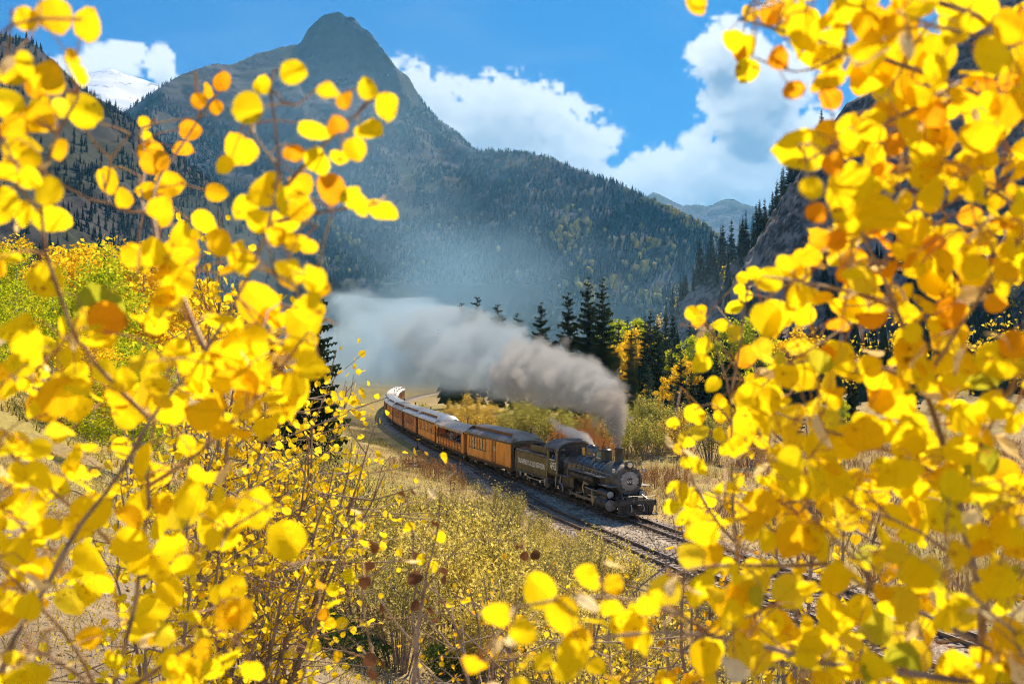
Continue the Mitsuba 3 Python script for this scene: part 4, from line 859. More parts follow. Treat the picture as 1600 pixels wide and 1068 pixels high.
def spruce_dense(h, r, seed, split=.5, **kw):
    """A spruce with a thick closed skirt of foliage below and open boughs above."""
    trunk, (V, F) = spruce(h, r, seed, bare=split * .9, **kw)
    g = np.random.default_rng(seed + 500); parts = [(V, F)]
    n = max(4, int(14 * split))
    for i in range(n):
        u = i / 14; R = r * (1 - u) ** .85 * (.75 + .25 * min(1, u * 6 + .35)); z = h * (.05 + .93 * u); dz = h * .115
        s = 13; a = np.arange(s) * 2 * np.pi / s + g.uniform(0, 6.28); rr = R * g.uniform(.72, 1.16, s)
        low = np.stack([np.cos(a) * rr, np.sin(a) * rr, z - .10 * rr + g.normal(0, .012 * h, s)], 1)
        top = np.stack([np.cos(a) * R * .30, np.sin(a) * R * .30, np.full(s, z + dz)], 1)
        k = np.arange(s); q = (k + 1) % s
        parts.append((np.vstack([low, top, [[0, 0, z + dz * 1.3]], [[0, 0, z]]]), np.vstack([np.stack([k, q, q + s], 1), np.stack([k, q + s, k + s], 1), np.stack([k + s, q + s, k * 0 + 2 * s], 1), np.stack([q, k, k * 0 + 2 * s + 1], 1)])))
    return trunk, cat(*parts)

def crown_points(g, n, h0, h1, r, clumps, flat=0.8):
    c = []
    while len(c) < clumps:
        q = g.uniform(-1, 1, 3)
        if np.linalg.norm(q) < 1: c.append(q)
    c = np.array(c); zc, hz = (h0 + h1) / 2, (h1 - h0) / 2
    prof = np.sqrt(np.clip(1 - (c[:, 2] * .92) ** 2, .06, 1))
    C = np.stack([c[:, 0] * r * prof, c[:, 1] * r * prof, zc + c[:, 2] * hz], 1)
    w = g.integers(clumps, size=n)
    R = (r * g.uniform(.22, .42, clumps))[w][:, None]
    d = g.normal(size=(n, 3)); d /= np.linalg.norm(d, axis=1, keepdims=True)
    return C[w] + d * R * (g.random((n, 1)) ** .45) * [1, 1, flat], C

def aspen(h, r, seed, n=1500, size=.3, clumps=34, h0=.28):
    g = np.random.default_rng(seed)
    P, C = crown_points(g, n, h * h0, h, r, clumps)
    bend = g.normal(0, .03 * h, 2)
    trunk = [tube([(0, 0, -.3), (bend[0] * .4, bend[1] * .4, h * .4), (bend[0], bend[1], h * .88)], [h * .016, h * .011, h * .003], 7)]
    for c in C[:12]:
        z = max(h * .2, c[2] - .35 * np.hypot(c[0], c[1]) - .3)
        trunk.append(tube([(bend[0] * z / h, bend[1] * z / h, z), c * [.55, .55, 1] - [0, 0, .1], c], [h * .005, h * .003, h * .001], 4))
    return cat(*trunk), quads(P, size, g)

def willow(h, r, seed, n=2200, size=.085, stems=16, clumps=40, base=.12):
    g = np.random.default_rng(seed)
    st, P = [], []
    for i in range(stems):
        a = g.uniform(0, 6.28); q = r * math.sqrt(g.random()); hh = h * (1 - .35 * (q / r) ** 2) * g.uniform(.75, 1.05)
        tip = np.array([q * math.cos(a), q * math.sin(a), hh])
        b = tip * [.22, .22, 0] + [0, 0, -.15]; mid = tip * [.6, .6, .55]
        st.append(tube([b, mid, tip], [.018 * h / 2, .012 * h / 2, .004], 4, caps=False))
        for _ in range(5):
            f = g.uniform(.3, .95); s0 = mid + (tip - mid) * max(0, f * 2 - 1) if f > .5 else b + (mid - b) * f * 2
            e = s0 + g.normal(0, .22, 3) * [r, r, h * .6] * .6 + [0, 0, .15 * h]
            st.append(tube([s0, e], [.006 * h / 2, .003], 3, caps=False)); P.append((s0, e))
        P.append((mid, tip)); P.append((mid, tip))
    P = np.array(P); w = g.integers(len(P), size=n); t = g.random((n, 1)) ** .7
    Q = P[w, 0] * (1 - t) + P[w, 1] * t + g.normal(0, .075 * h / 2, (n, 3))
    Q[:, 2] = np.maximum(Q[:, 2], base * h * g.random(n))
    return cat(*st), quads(Q, size, g, .55)

def group_of(name, parts):
    """A shapegroup whose entries are the parts of one plant."""
    scene[name] = {'type': 'shapegroup', **{k: mikit.ply(m, b, **kw) for k, (m, b, kw) in parts.items()}}
    return name
def plant(name, grp, x, y, s=1.0, rz=None, label=None, cat_=None, group=None, z=None, dz=0.0):
    rz = (x * 12.9898 + y * 78.233) % 6.283 if rz is None else rz
    z = float(hillside(np.array(x), np.array(y))) if z is None else z
    k = uniq(name)
    scene[k] = {'type': 'instance', 'shapegroup': {'type': 'ref', 'id': grp}, 'to_world': T(rotz(rz, (x, y, z + dz), s))}
    tag(k, label, cat_, group)
    return k

# ---------------------------------------------------------------- far forests
gf = np.random.default_rng(21)
def visible(hfun, x, y, top, n=60):
    """True where the straight line from the viewpoint region to the tree top clears the slope in front of it (so unseen back slopes stay bare)."""
    ok = np.ones(len(x), bool)
    for t in np.linspace(.3, .985, n):
        h = hfun(x * t, y * t); ok &= (EYE[2] + (top - EYE[2]) * t) > h - 2
    return ok
CONE = []
def cones(x, y, z, h, r, rng, levels=2, sides=5):
    """Small conifers as stacked ragged cones."""
    n = len(x); ang = np.arange(sides) * 2 * np.pi / sides
    V, F, k = [], [], 0
    for l in range(levels):
        zb, zt = l / levels * .85, min(1.0, (l + 1.25) / levels * .85 + .15 * (l == levels - 1) + .1)
        rr = (1 - l / levels) * .9 + .1
        a = ang[None] + rng.uniform(0, 6.28, (n, 1)); R = (r * rr)[:, None] * rng.uniform(.75, 1.2, (n, sides))
        ring = np.stack([x[:, None] + np.cos(a) * R, y[:, None] + np.sin(a) * R, z[:, None] + (h * zb)[:, None] + rng.uniform(-.05, .05, (n, sides)) * h[:, None]], -1)
        tip = np.stack([x, y, z + h * zt], -1)[:, None]
        V.append(np.concatenate([ring, tip], 1).reshape(-1, 3))
        i = np.arange(sides); f = np.stack([i, (i + 1) % sides, i * 0 + sides], 1)
        F.append((f[None] + (np.arange(n) * (sides + 1))[:, None, None]).reshape(-1, 3) + k); k += n * (sides + 1)
    return np.vstack(V), np.vstack(F)
def puffs(x, y, z, h, r, rng):
    """Small broad-leaved crowns as lumpy balls."""
    m = trimesh.creation.icosphere(subdivisions=0); v, f = np.array(m.vertices), np.array(m.faces)
    n = len(x)
    V = v[None] * rng.uniform(.7, 1.25, (n, len(v), 1)) * np.stack([r, r, h * .5], -1)[:, None] + np.stack([x, y, z + h * .5], -1)[:, None]
    return V.reshape(-1, 3), (f[None] + (np.arange(n) * len(v))[:, None, None]).reshape(-1, 3)

n = 130000
x, y = gf.uniform(-1350, 900, n), gf.uniform(900, 2900, n)
z = h_big(x, y)
patch = meshkit.fbm(np.stack([x / 170, y / 170, 0 * x], -1), 4, 61)
hgt = gf.uniform(5, 13, n) * (1 + .35 * (z < 300)) * (.65 + .8 * meshkit.fbm(np.stack([x / 60, y / 60, 0 * x], -1), 3, 66))
el = (z - EYE[2]) / y
# the summit block and the scree runs stay bare
bare = (z > 690 + 900 * (patch - .5) + 0.18 * (x + 300)) | ((patch > .67) & (z > 330))
ok = (z > -5) & ~bare & (np.abs(x) / y < .62) & (gf.random(n) < np.clip(1.5 - np.abs(meshkit.fbm(np.stack([x / 75, y / 75, 0 * x], -1), 3, 68) - .40) * 4.2, .12, 1))
x, y, z, hgt, patch = x[ok], y[ok], z[ok], hgt[ok], patch[ok]
v = visible(h_big, x, y, z + hgt); x, y, z, hgt, patch = x[v], y[v], z[v], hgt[v], patch[v]
kind = gf.random(len(x)); gold_p = np.clip((meshkit.fbm(np.stack([x / 110, y / 110, 0 * x], -1), 4, 88) - .60) * 5, 0, .5) * (z < 330) + .006
gold = kind < gold_p; dead = (kind > .93)
print('mountain trees', len(x), gold.sum())
a = ~gold & ~dead
put('mountain_forest', mikit.ply(cones(x[a], y[a], z[a] - 1, hgt[a], hgt[a] * .20, gf), 'mat_forest'), kind='stuff', label='dark conifer forest covering the slopes of the central mountain', cat='forest')
put('dead_trees', mikit.ply(cones(x[dead], y[dead], z[dead] - 1, hgt[dead], hgt[dead] * .09, gf, 1, 4), 'mat_forest_dead'), kind='stuff', label='grey dead conifers scattered through the mountain forest', cat='trees')
put('aspen_groves', mikit.ply(puffs(x[gold], y[gold], z[gold], hgt[gold] * .9, hgt[gold] * .28, gf), 'mat_forest_gold'), kind='stuff', label='golden aspen groves scattered in bands across the forested mountain', cat='trees')

n = 30000
x, y = gf.uniform(-800, -60, n), gf.uniform(380, 1080, n); z = h_left(x, y)
patch = meshkit.fbm(np.stack([x / 60, y / 60, 0 * x], -1), 4, 62)
ok = (z > 4) & (x / y > -.66) & (gf.random(n) < np.clip((patch - .40) * 3, .08, .9) + .5 * (z < 70))
x, y, z = x[ok], y[ok], z[ok]; hgt = gf.uniform(5, 11, len(x)) * (1 + .5 * (z < 60))
v = visible(h_left, x, y, z + hgt); x, y, z, hgt = x[v], y[v], z[v], hgt[v]
print('left trees', len(x))
put('slope_conifers', mikit.ply(cones(x, y, z - 1, hgt, hgt * .17, gf, 3, 6), 'mat_forest'), kind='stuff', label='sparse dark conifers on the grey slope at the left', cat='trees')

# valley floor wood between the railway and the foot of the mountain
n = 8200
y = 200 + 900 * gf.random(n) ** 1.5; x = (gf.uniform(-.42, .62, n)) * y
trkx = trk_x(np.clip(y, 10, 440))
ok = ((np.abs(x - trkx) > 16) | (y > 430)) & ((x > .18 * y) | (y > 230))
x, y = x[ok], y[ok]; z = np.maximum(hillside(x, y), h_big(x, y)); zl = h_left(x, y); z = np.maximum(z, np.where((x > -1000) & (y > 360), zl, -99)); zc = h_cliff(x, y); z = np.where((x > 42) & (x < 418) & (y > 192) & (y < 698), np.maximum(z, zc), z); ok = (z < 40) & ((x < .16 * y) | (gf.random(len(x)) < .45)); x, y, z = x[ok], y[ok], z[ok]
ok = ~((x / y > -.24) & (x / y < .10) & (y < 420)); x, y, z = x[ok], y[ok], z[ok]
k = gf.random(len(x)) < (.16 + .25 * (meshkit.fbm(np.stack([x / 60, y / 60, 0 * x], -1), 3, 5) > .55))
hgt = gf.uniform(9, 19, len(x))
put('valley_forest', mikit.ply(cones(x[~k], y[~k], z[~k] - 1, hgt[~k], hgt[~k] * .16, gf, 4, 7), 'mat_forest'), kind='stuff', label='dark conifer wood filling the valley floor behind the smoke', cat='forest')
put('valley_aspens', mikit.ply(quads(np.repeat(np.stack([x[k], y[k], z[k] + hgt[k] * .5], -1), 70, 0) + gf.normal(size=(k.sum() * 70, 3)) * np.repeat(np.stack([hgt[k] * .09, hgt[k] * .09, hgt[k] * .19], -1), 70, 0), .95, gf), 'mat_aspen_gold'), kind='stuff', label='yellow aspens mixed into the valley floor wood', cat='trees')
# ---------------------------------------------------------------- single trees
SP = [group_of(f'group_spruce_{i}', {'trunk': (t, 'mat_bark', {'smooth': True}), 'crown': (c, m, {})}) for i, ((t, c), m) in enumerate([
    (spruce(20, 2.9, 1, 30, 10, 8), 'mat_needles'), (spruce(20, 2.5, 2, 32, 9, 8, thin=.12), 'mat_needles'), (spruce(20, 3.4, 3, 24, 10, 8, .35, thin=.08), 'mat_needles'),
    (spruce(12, 2.0, 4, 24, 9, 7), 'mat_needles_grey'), (spruce(12, 1.5, 5, 24, 8, 6), 'mat_needles'), (spruce_dense(20, 3.1, 6, .46, tiers=17, per=11), 'mat_needles'), (spruce_dense(20, 2.7, 7, .42, tiers=19, per=10), 'mat_needles'), (spruce_dense(20, 2.7, 8, .72, tiers=9, per=9), 'mat_needles')])]
SPH = [20, 20, 20, 12, 12, 20, 20, 20]
def tree_at(px, top, Y, grp, hh, name, label, cat_, group=None, smin=.3, wide=1.0):
    p = pix(px, top, Y); z = float(hillside(np.array(p[0]), np.array(p[1])))
    s = max(smin, (p[2] - z) / hh)
    return plant(name, grp, p[0], p[1], (s * wide, s * wide, s), label=label, cat_=cat_, group=group)
for px, top, Y, k, lb in [
    (845, 468, 150, 5, 'open branched dark spruce standing left of the tall group above the smoke'),
    (888, 452, 146, 5, 'dense dark spruce just left of the twin tall spruces'),
    (919, 429, 140, 6, 'tallest dark spruce, left one of the twin tall spruces'),
    (942, 431, 138, 6, 'tall spruce with pale tip, right one of the twin tall spruces'),
    (700, 474, 210, 7, 'small spruce leftmost of those rising out of the smoke'),
    (722, 466, 205, 7, 'small dark spruce second from left above the smoke'),
    (745, 456, 200, 7, 'broad dark spruce rising out of the smoke'),
    (778, 468, 190, 7, 'narrow spruce in the smoke midway to the tall group'),
    (808, 482, 185, 7, 'slim short spruce left of the open branched spruce'),
    (980, 489, 190, 4, 'thin spruce between the yellow aspens'),
    (1008, 487, 165, 1, 'left one of a close pair of slim dark spruces right of the aspens'),
    (1016, 477, 162, 1, 'right one of a close pair of slim dark spruces right of the aspens'),
    (1027, 497, 150, 0, 'full green spruce beside the slim pair'),
    (987, 542, 128, 1, 'sunlit brown green spruce in front of the yellow aspens'),
    (1014, 566, 118, 3, 'small blue green spruce before the willow thicket'),
    (964, 545, 124, 0, 'dark spruce at the edge of the smoke plume'),
    (1050, 524, 170, 3, 'grey green spruce right of the golden aspen'),
    (1064, 541, 140, 1, 'dark spruce in front of the golden aspen'),
    (1080, 574, 122, 0, 'low dark spruce right of the golden aspen'),
    (1056, 600, 112, 3, 'small pale spruce right of the willow thicket'),
    (1040, 486, 215, 0, 'dark far spruce left in the pair below the cliff'),
    (1052, 486, 220, 0, 'dark far spruce right in the pair below the cliff'),
    (1078, 498, 210, 0, 'dark spruce at the foot of the cliff edge'),
    (1098, 520, 170, 1, 'dark spruce below the rock seen past the yellow leaves'),
    (1120, 545, 150, 0, 'dark spruce behind the thin aspen twig'),
    (1150, 560, 130, 2, 'broad dark spruce behind the right hand leaves'),
    (1190, 540, 140, 0, 'tall dark spruce behind the right hand leaves'),
    (1240, 560, 120, 1, 'dark spruce deep behind the right hand leaves'),
    (1290, 690, 62, 3, 'low grey green spruce standing in the brown meadow right of the track'),
    (1330, 560, 110, 0, 'dark spruce far right behind the leaves'),
    (1420, 540, 120, 1, 'dark spruce near the right edge behind the leaves'),
    (497, 428, 62, 0, 'dark spruce behind the small leaved aspen on the left'),
    (470, 470, 75, 1, 'second dark spruce behind the small leaved aspen on the left'),
    (430, 500, 80, 2, 'broad spruce half hidden on the left slope'),
    (520, 590, 75, 4, 'short spruce at the edge of the left meadow')]:
    tree_at(px, top, Y, SP[k], SPH[k], 'spruce_tree', lb, 'tree', wide={1: 1.15, 0: 1.1, 5: .86, 6: .9, 7: .85}.get(k, 1.0))
gs = np.random.default_rng(33)
for i in range(30):     # the dense stand right of the plume
    px, Y = gs.uniform(962, 1240), gs.uniform(150, 250); k = (0, 1, 3, 0, 1)[i % 5]
    row = 'nearer rows' if Y < 190 else 'farther rows'; pos = 'left part' if px < 1050 else 'middle' if px < 1140 else 'right part'
    col = 'grey green' if k == 3 else 'dark'
    tree_at(px, gs.uniform(492, 548), Y, SP[k], SPH[k], 'spruce_tree', f'{col} spruce in the {row} of the stand right of the smoke, {pos}', 'tree', f'{col} spruces right of the smoke, {row}, {pos}', wide=1.2)
AS = [group_of(f'group_aspen_{i}', {'trunk': (t, 'mat_aspen_bark', {'smooth': True}), 'crown': (c, m, {})}) for i, ((t, c), m) in enumerate([
    (aspen(10, 2.3, 31, 2200, .30), 'mat_aspen_gold'), (aspen(10, 1.9, 32, 1900, .30, 28), 'mat_aspen_gold'), (aspen(10, 2.6, 33, 2600, .30), 'mat_aspen_green'), (aspen(10, 3.0, 34, 5200, .19, 60, .1), 'mat_aspen_green'), (aspen(10, 2.6, 35, 4200, .19, 48, .15), 'mat_aspen_gold')])]
for px, top, Y, k, lb in [
    (975, 510, 185, 0, 'golden aspen left of the slim spruce pair'), (992, 515, 180, 1, 'golden aspen right behind the thin spruce'),
    (966, 497, 210, 2, 'yellow green aspen beside the twin tall spruces'), (995, 495, 215, 2, 'yellow green aspen behind the golden pair'),
    (968, 542, 160, 1, 'slim orange yellow aspen at the edge of the tall spruces'), (1050, 572, 150, 0, 'bright golden aspen in front of the dark spruces'), (1036, 590, 140, 1, 'low golden aspen left of the brightest one'),
    (1072, 550, 165, 0, 'yellow aspen behind the dark spruce on the right'), (1080, 523, 200, 2, 'yellow green aspen at the foot of the cliff'), (1045, 545, 185, 2, 'yellow green aspen between grey spruces'),
    (1135, 495, 170, 2, 'green aspen below the cliff behind the leaves'), (1180, 490, 160, 2, 'green yellow aspen below the rock slab'), (1240, 500, 150, 0, 'gold aspen deep behind the right hand leaves'), (1010, 600, 150, 1, 'small gold aspen behind the willow thicket'), (1310, 620, 100, 2, 'green aspen in the gap of the right hand leaves')]:
    tree_at(px, top, Y, AS[k], 10, 'aspen_tree', lb, 'tree')
ga = np.random.default_rng(8)
for i in range(30):
    Y = ga.uniform(40, 72) if i < 13 else ga.uniform(75, 135); px = ga.uniform(-60, 170) if i < 13 else ga.uniform(60, 330)
    top = (395 + ga.uniform(-45, 90)) if i < 13 else 350 + (px - 60) * .22 + ga.uniform(-12, 60)
    k = (3, 3, 4, 3)[i % 4] if i < 13 else (0, 4, 2, 1, 0)[i % 5]
    col = {3: 'bright green', 2: 'yellow green', 4: 'golden', 0: 'golden', 1: 'golden'}[k]
    pos = 'leftmost part' if px < 40 else 'middle' if px < (110 if i < 13 else 190) else 'right hand part'
    nm = f'{col} aspen in the {pos} of the ' + ('near left slope grove' if i < 13 else 'grove higher up the left slope')
    tree_at(px, top, Y, AS[k], 10, 'aspen_tree', nm, 'tree', f'{col} aspens, {pos} of the ' + ('near' if i < 13 else 'higher') + ' left grove', .35, 1.15)
for i in range(18):      # lower storey of the left slope
    Y = ga.uniform(26, 48); px = ga.uniform(-90, 270); top = 470 + ga.uniform(-30, 120) + max(0, px - 120) * .35
    k = (3, 3, 4)[i % 3]; col = {3: 'lime green', 4: 'golden'}[k]; pos = 'far left' if px < 60 else 'left' if px < 160 else 'right end'
    tree_at(px, top, Y, AS[k], 10, 'aspen_tree', f'low bushy {col} aspen at the {pos} of the near left slope', 'tree', f'low bushy {col} aspens, {pos} of the left slope', .3, 1.5)
# conifers along the crest of the cliff
gc = np.random.default_rng(14)
for i in range(95):
    t = gc.uniform(.8, 8.2); j = int(t); a, b = cliff[j], cliff[j + 1]; p = a + (b - a) * (t - j)
    q = p[:2] + gc.normal(0, 1, 2) * [7, 9] + [-3, 4]
    z = float(h_cliff(q[0], q[1])); h = gc.uniform(10, 19) * (1.25 if t > 3 else .85)
    if z < p[2] - 26: continue
    grp = (0, 1, 1, 4)[i % 4]
    plant('ridge_spruce', SP[grp], q[0], q[1], h / SPH[grp], label=f"{'tall' if h > 17 else 'short' if h < 12 else 'middling'} dark conifer on the {'low left end' if t < 2.6 else 'lower part' if t < 4.2 else 'steep middle' if t < 6 else 'upper part'} of the cliff crest", cat_='tree', group=f"{'tall' if h > 17 else 'short' if h < 12 else 'middling'} conifers on the cliff crest, {'low left end' if t < 2.6 else 'lower part' if t < 4.2 else 'steep middle' if t < 6 else 'upper part'}", z=z)

# ---------------------------------------------------------------- bushes
WL = [group_of(f'group_willow_{i}', {'stems': (s, 'mat_stem', {'smooth': True}), 'leaves': (l, m, {})}) for i, ((s, l), m) in enumerate([
    (willow(2.0, 1.25, 51, 4200, .072, 24, base=.06), 'mat_willow_leaf'), (willow(2.3, 1.1, 52, 3400, .066, 30, base=.06), 'mat_willow_dull'), (willow(1.8, 1.35, 53, 4000, .072, 24, base=.06), 'mat_willow_leaf'),
    (willow(4.0, 2.6, 54, 3200, .17, 20), 'mat_willow_yellow'), (willow(4.5, 2.2, 55, 3200, .17, 20), 'mat_willow_green'), (willow(3.2, 2.0, 56, 2400, .14, 20), 'mat_russet'), (willow(1.3, .9, 57, 900, .06, 26), 'mat_forb_yellow'), (willow(1.7, 1.1, 58, 2200, .055, 34), 'mat_willow_brown'), (willow(2.4, 1.5, 59, 4200, .06, 22, base=.05), 'mat_willow_dull')])]
gw = np.random.default_rng(19)
pts = []
for _ in range(4000):
    Y = gw.uniform(18, 55); x = gw.uniform(-14, 12); d = (trk_x(Y) - x) * .955
    lo = 6.6 if Y > 30 else 8
    if d < lo or d > 24.5 - .16 * (Y - 15) or x < -Y * .30 or (Y < 17 and d > 19): continue
    if Y > 38 and d > 15: continue
    if Y > 47 and d > 9.5: continue
    if all((x - a) ** 2 + (Y - b) ** 2 > 1.62 ** 2 for a, b in pts): pts.append((x, Y))
print('willows', len(pts))
for i, (x, Y) in enumerate(pts):
    d = (trk_x(Y) - x) * .955
    s = gw.uniform(.66, 1.40) * np.interp(d, [6.6, 9, 13], [.55, .8, 1.0])
    near = 'lower edge' if Y < 24 else 'middle rows' if Y < 36 else 'siding edge'
    u = x / Y
    k = i % 3
    if d < 9.8: k = 7 if gw.random() < .6 else k
    elif u < -.12: k = 8 if gw.random() < .45 else k
    side = 'far left' if u < -.2 else 'left' if u < -.1 else 'middle' if u < 0 else 'right' if u < .1 else 'far right'
    look = ('tall ' if s > .95 else 'low ' if s < .7 else '') + {0: 'yellow green', 1: 'dull olive', 2: 'broad yellow', 7: 'brownish', 8: 'dense dark olive'}[k]
    lb = f'{look} willow bush at the {side} of the thicket, {near}'
    plant('willow_bush', WL[k], x, Y, s, label=lb, cat_='bush', group=f'{look} willows at the {side}, {near}')
for px, py, Y, k, s, lb in [
    (735, 618, 128, 3, 1.15, 'large yellow willow bush behind the orange cars'), (768, 634, 120, 3, .9, 'yellow willow bush right of the large one behind the train'), (705, 628, 150, 3, .8, 'pale yellow willow bush left of the large one behind the train'),
    (660, 628, 170, 4, .9, 'pale green willow at the bend of the line'), (722, 642, 138, 3, .9, 'small yellow willow beside the third coach'), (782, 642, 122, 4, .9, 'pale green willow behind the rear of the first car'), (690, 640, 160, 4, .7, 'small pale bush behind the far coaches'), (812, 618, 116, 4, 1.3, 'green willow behind the first car'), (838, 622, 112, 4, 1.4, 'tall green willow under the smoke plume'), (868, 630, 104, 4, 1.3, 'green yellow willow behind the tender'), (795, 645, 112, 4, .9, 'low green willow with yellow tips behind the first car'),
    (895, 645, 100, 4, 1.3, 'green willow behind the cab'), (925, 640, 100, 4, 1.2, 'yellow green willow behind the domes'), (905, 652, 92, 5, 1.1, 'rust brown bush behind the locomotive'), (930, 664, 88, 5, .8, 'small rust brown bush under the stack smoke'), (886, 668, 90, 5, .7, 'low rust brown bush behind the cab'),
    (1000, 612, 108, 4, 1.3, 'tall pale green willow right of the smoke plume'), (1024, 618, 104, 4, 1.2, 'pale yellow green willow right of the plume'), (980, 640, 100, 4, 1.0, 'dark green willow beside the rising smoke'), (1046, 630, 106, 4, 1.1, 'greyish willow left of the yellow leaves'), (1010, 650, 96, 4, .9, 'low willow at the meadow edge right of the plume'), (1070, 640, 100, 3, 1.0, 'yellow willow behind the leaves on the right'), (1110, 640, 95, 4, 1.2, 'green willow behind the right hand leaves'), (1170, 650, 90, 3, 1.1, 'pale willow deep behind the right hand leaves'), (955, 655, 96, 4, .9, 'dark willow behind the smokebox')]:
    p = pix(px, py, Y); z = float(hillside(np.array(p[0]), np.array(p[1]))); hh = {3: 4.0, 4: 4.5, 5: 3.2}[k]
    f = max(.4, (p[2] - z) / hh)
    plant('willow_bush', WL[k], p[0], p[1], (max(f, .6 * s), max(f, .6 * s), f), label=lb, cat_='bush')

# ---------------------------------------------------------------- grass, forbs, dock, juniper, stones
def scatter(n, x0, x1, y0, y1, test, rng, power=1.0):
    y = y0 + (y1 - y0) * rng.random(n) ** power; x = rng.uniform(x0, x1, n)
    d = (trk_x(np.clip(y, 10, 440)) - x) * .955
    k = test(x, y, d) & (np.abs(x) < .62 * np.maximum(y, 1) + 3)
    x, y = x[k], y[k]
    return np.stack([x, y, hillside(x, y) - .02], -1)
gg = np.random.default_rng(77)
P = scatter(90000, -45, 25, 30, 150, lambda x, y, d: (d > 4.2) & (d < 48), gg, 1.2)
dens = meshkit.fbm(P * [.35, .35, 0], 3, 15); P = P[dens > .42]
m = meshkit.fbm(P * [.12, .12, 0], 3, 16) > .5
put('meadow_grass', mikit.ply(blades(P[m], .34, .05, gg), 'mat_grass_dry'), kind='stuff', label='dry straw coloured grass of the meadow left of the railway', cat='grass')
put('meadow_grass', mikit.ply(blades(P[~m], .32, .05, gg), 'mat_grass_green'), kind='stuff', label='yellow green grass of the meadow left of the railway', cat='grass')
P = scatter(90000, -20, 75, 38, 170, lambda x, y, d: (d < -2.9) & (d > -60), gg, 1.3)
dens = meshkit.fbm(P * [.3, .3, 0], 3, 18); P = P[dens > .38]; m = meshkit.fbm(P * [.15, .15, 0], 3, 19) > .45
put('tall_grass', mikit.ply(blades(P[m], .75, .07, gg), 'mat_grass_dry'), kind='stuff', label='tall dry grass in the meadow right of the train', cat='grass')
put('tall_grass', mikit.ply(blades(P[~m], .85, .07, gg), 'mat_dock'), kind='stuff', label='brown withered tall weeds in the meadow right of the train', cat='weeds')
P = scatter(70000, -12, 14, 3.2, 26, lambda x, y, d: d > 10, gg, .8)
dens = meshkit.fbm(P * [1.1, 1.1, 0], 3, 25); P = P[dens > .46]
m = gg.random(len(P)) < .6
put('hillside_grass', mikit.ply(blades(P[m], .20, .012, gg, .6), 'mat_grass_dry'), kind='stuff', label='short dry grass on the stony slope in front', cat='grass')
put('hillside_grass', mikit.ply(blades(P[~m], .16, .014, gg, .6), 'mat_grass_green'), kind='stuff', label='short greenish grass on the stony slope in front', cat='grass')
P = scatter(16000, -12, 14, 4, 24, lambda x, y, d: d > 10, gg, .8)
dens = meshkit.fbm(P * [.8, .8, 0] + 40, 3, 27); P = P[dens > .54]
put('yellow_forbs', mikit.ply(quads(np.repeat(P, 5, 0) + gg.normal(0, .05, (len(P) * 5, 3)) + [0, 0, .12], .035, gg), 'mat_forb_yellow'), kind='stuff', label='tiny yellow leaved weeds dotted over the slope in front', cat='weeds')
# dried dock stands
def dock(seed, n=46, h=1.5, r=.9):
    g = np.random.default_rng(seed); st, P = [], []
    for i in range(n):
        a, q = g.uniform(0, 6.28), r * math.sqrt(g.random()); hh = h * g.uniform(.6, 1.1)
        b = np.array([q * math.cos(a), q * math.sin(a), -.05]); t = b + [g.normal(0, .08), g.normal(0, .08), hh]
        st.append(tube([b, t], [.012, .006], 3, caps=False))
        w = g.random((34, 1)) ** .7; P.append(b + (t - b) * (.45 + .55 * w) + g.normal(0, .035, (34, 3)))
    return cat(*st), quads(np.vstack(P), .06, g)
DK = [group_of(f'group_dock_{i}', {'stalks': (s, 'mat_dock', {}), 'seed_heads': (q, 'mat_dock', {})}) for i, (s, q) in enumerate([dock(61), dock(62, 60, 1.3, 1.3)])]
for px, py, Y, k, s, lb in [(690, 752, 74, 1, 1.2, 'largest stand of brown dried dock stalks in the left meadow'), (672, 742, 78, 0, 1.0, 'brown dock stalks left of the largest stand'), (712, 768, 68, 0, .9, 'brown dock stalks nearest the siding'), (650, 738, 80, 0, 1.1, 'brown dock stalks beside the old timbers'), (625, 735, 80, 1, .8, 'low brown dock stalks in the middle of the left meadow'),
                            (1000, 745, 76, 1, 1.0, 'brown dock stalks in front of the locomotive right of the track'), (1030, 750, 74, 1, 1.2, 'tall brown dock stalks right of the pilot'), (1055, 760, 70, 0, 1.2, 'brown dock stalks close to the right hand twigs'), (1310, 790, 58, 1, 1.2, 'brown dock stalks beside the low grey spruce')]:
    p = pix(px, py, Y); plant('dock_plant', DK[k], p[0], p[1], s, label=lb, cat_='plant')
def juniper(seed, r=1.1):
    g = np.random.default_rng(seed); n = 5200
    q = r * np.sqrt(g.random(n)); a = g.uniform(0, 6.28, n)
    lump = meshkit.fbm(np.stack([q * np.cos(a) * 2.2, q * np.sin(a) * 2.2, 0 * q], -1), 3, seed)
    P = np.stack([q * np.cos(a), q * np.sin(a), .42 * (1 - (q / r) ** 2) * (.4 + 1.1 * lump) * g.uniform(.5, 1, n)], -1)
    st = [tube([(0, 0, -.1), (r * .5 * math.cos(b), r * .5 * math.sin(b), .1), (r * .9 * math.cos(b), r * .9 * math.sin(b), .15)], [.03, .02, .008], 4) for b in g.uniform(0, 6.28, 9)]
    return cat(*st), quads(P, .07, g, .3)
JU = [group_of(f'group_juniper_{i}', {'stems': (s, 'mat_bark', {}), 'foliage': (q, 'mat_juniper', {})}) for i, (s, q) in enumerate([juniper(71), juniper(72, .8)])]
def on_slope(px, py):
    """Point of the hillside seen at that place of the photograph."""
    Y = np.linspace(2.5, 120, 3000); p = np.array([pix(px, py, q) for q in Y]); hit = np.nonzero(p[:, 2] < hillside(p[:, 0], p[:, 1]))[0]
    return p[hit[0]] if len(hit) else p[-1]
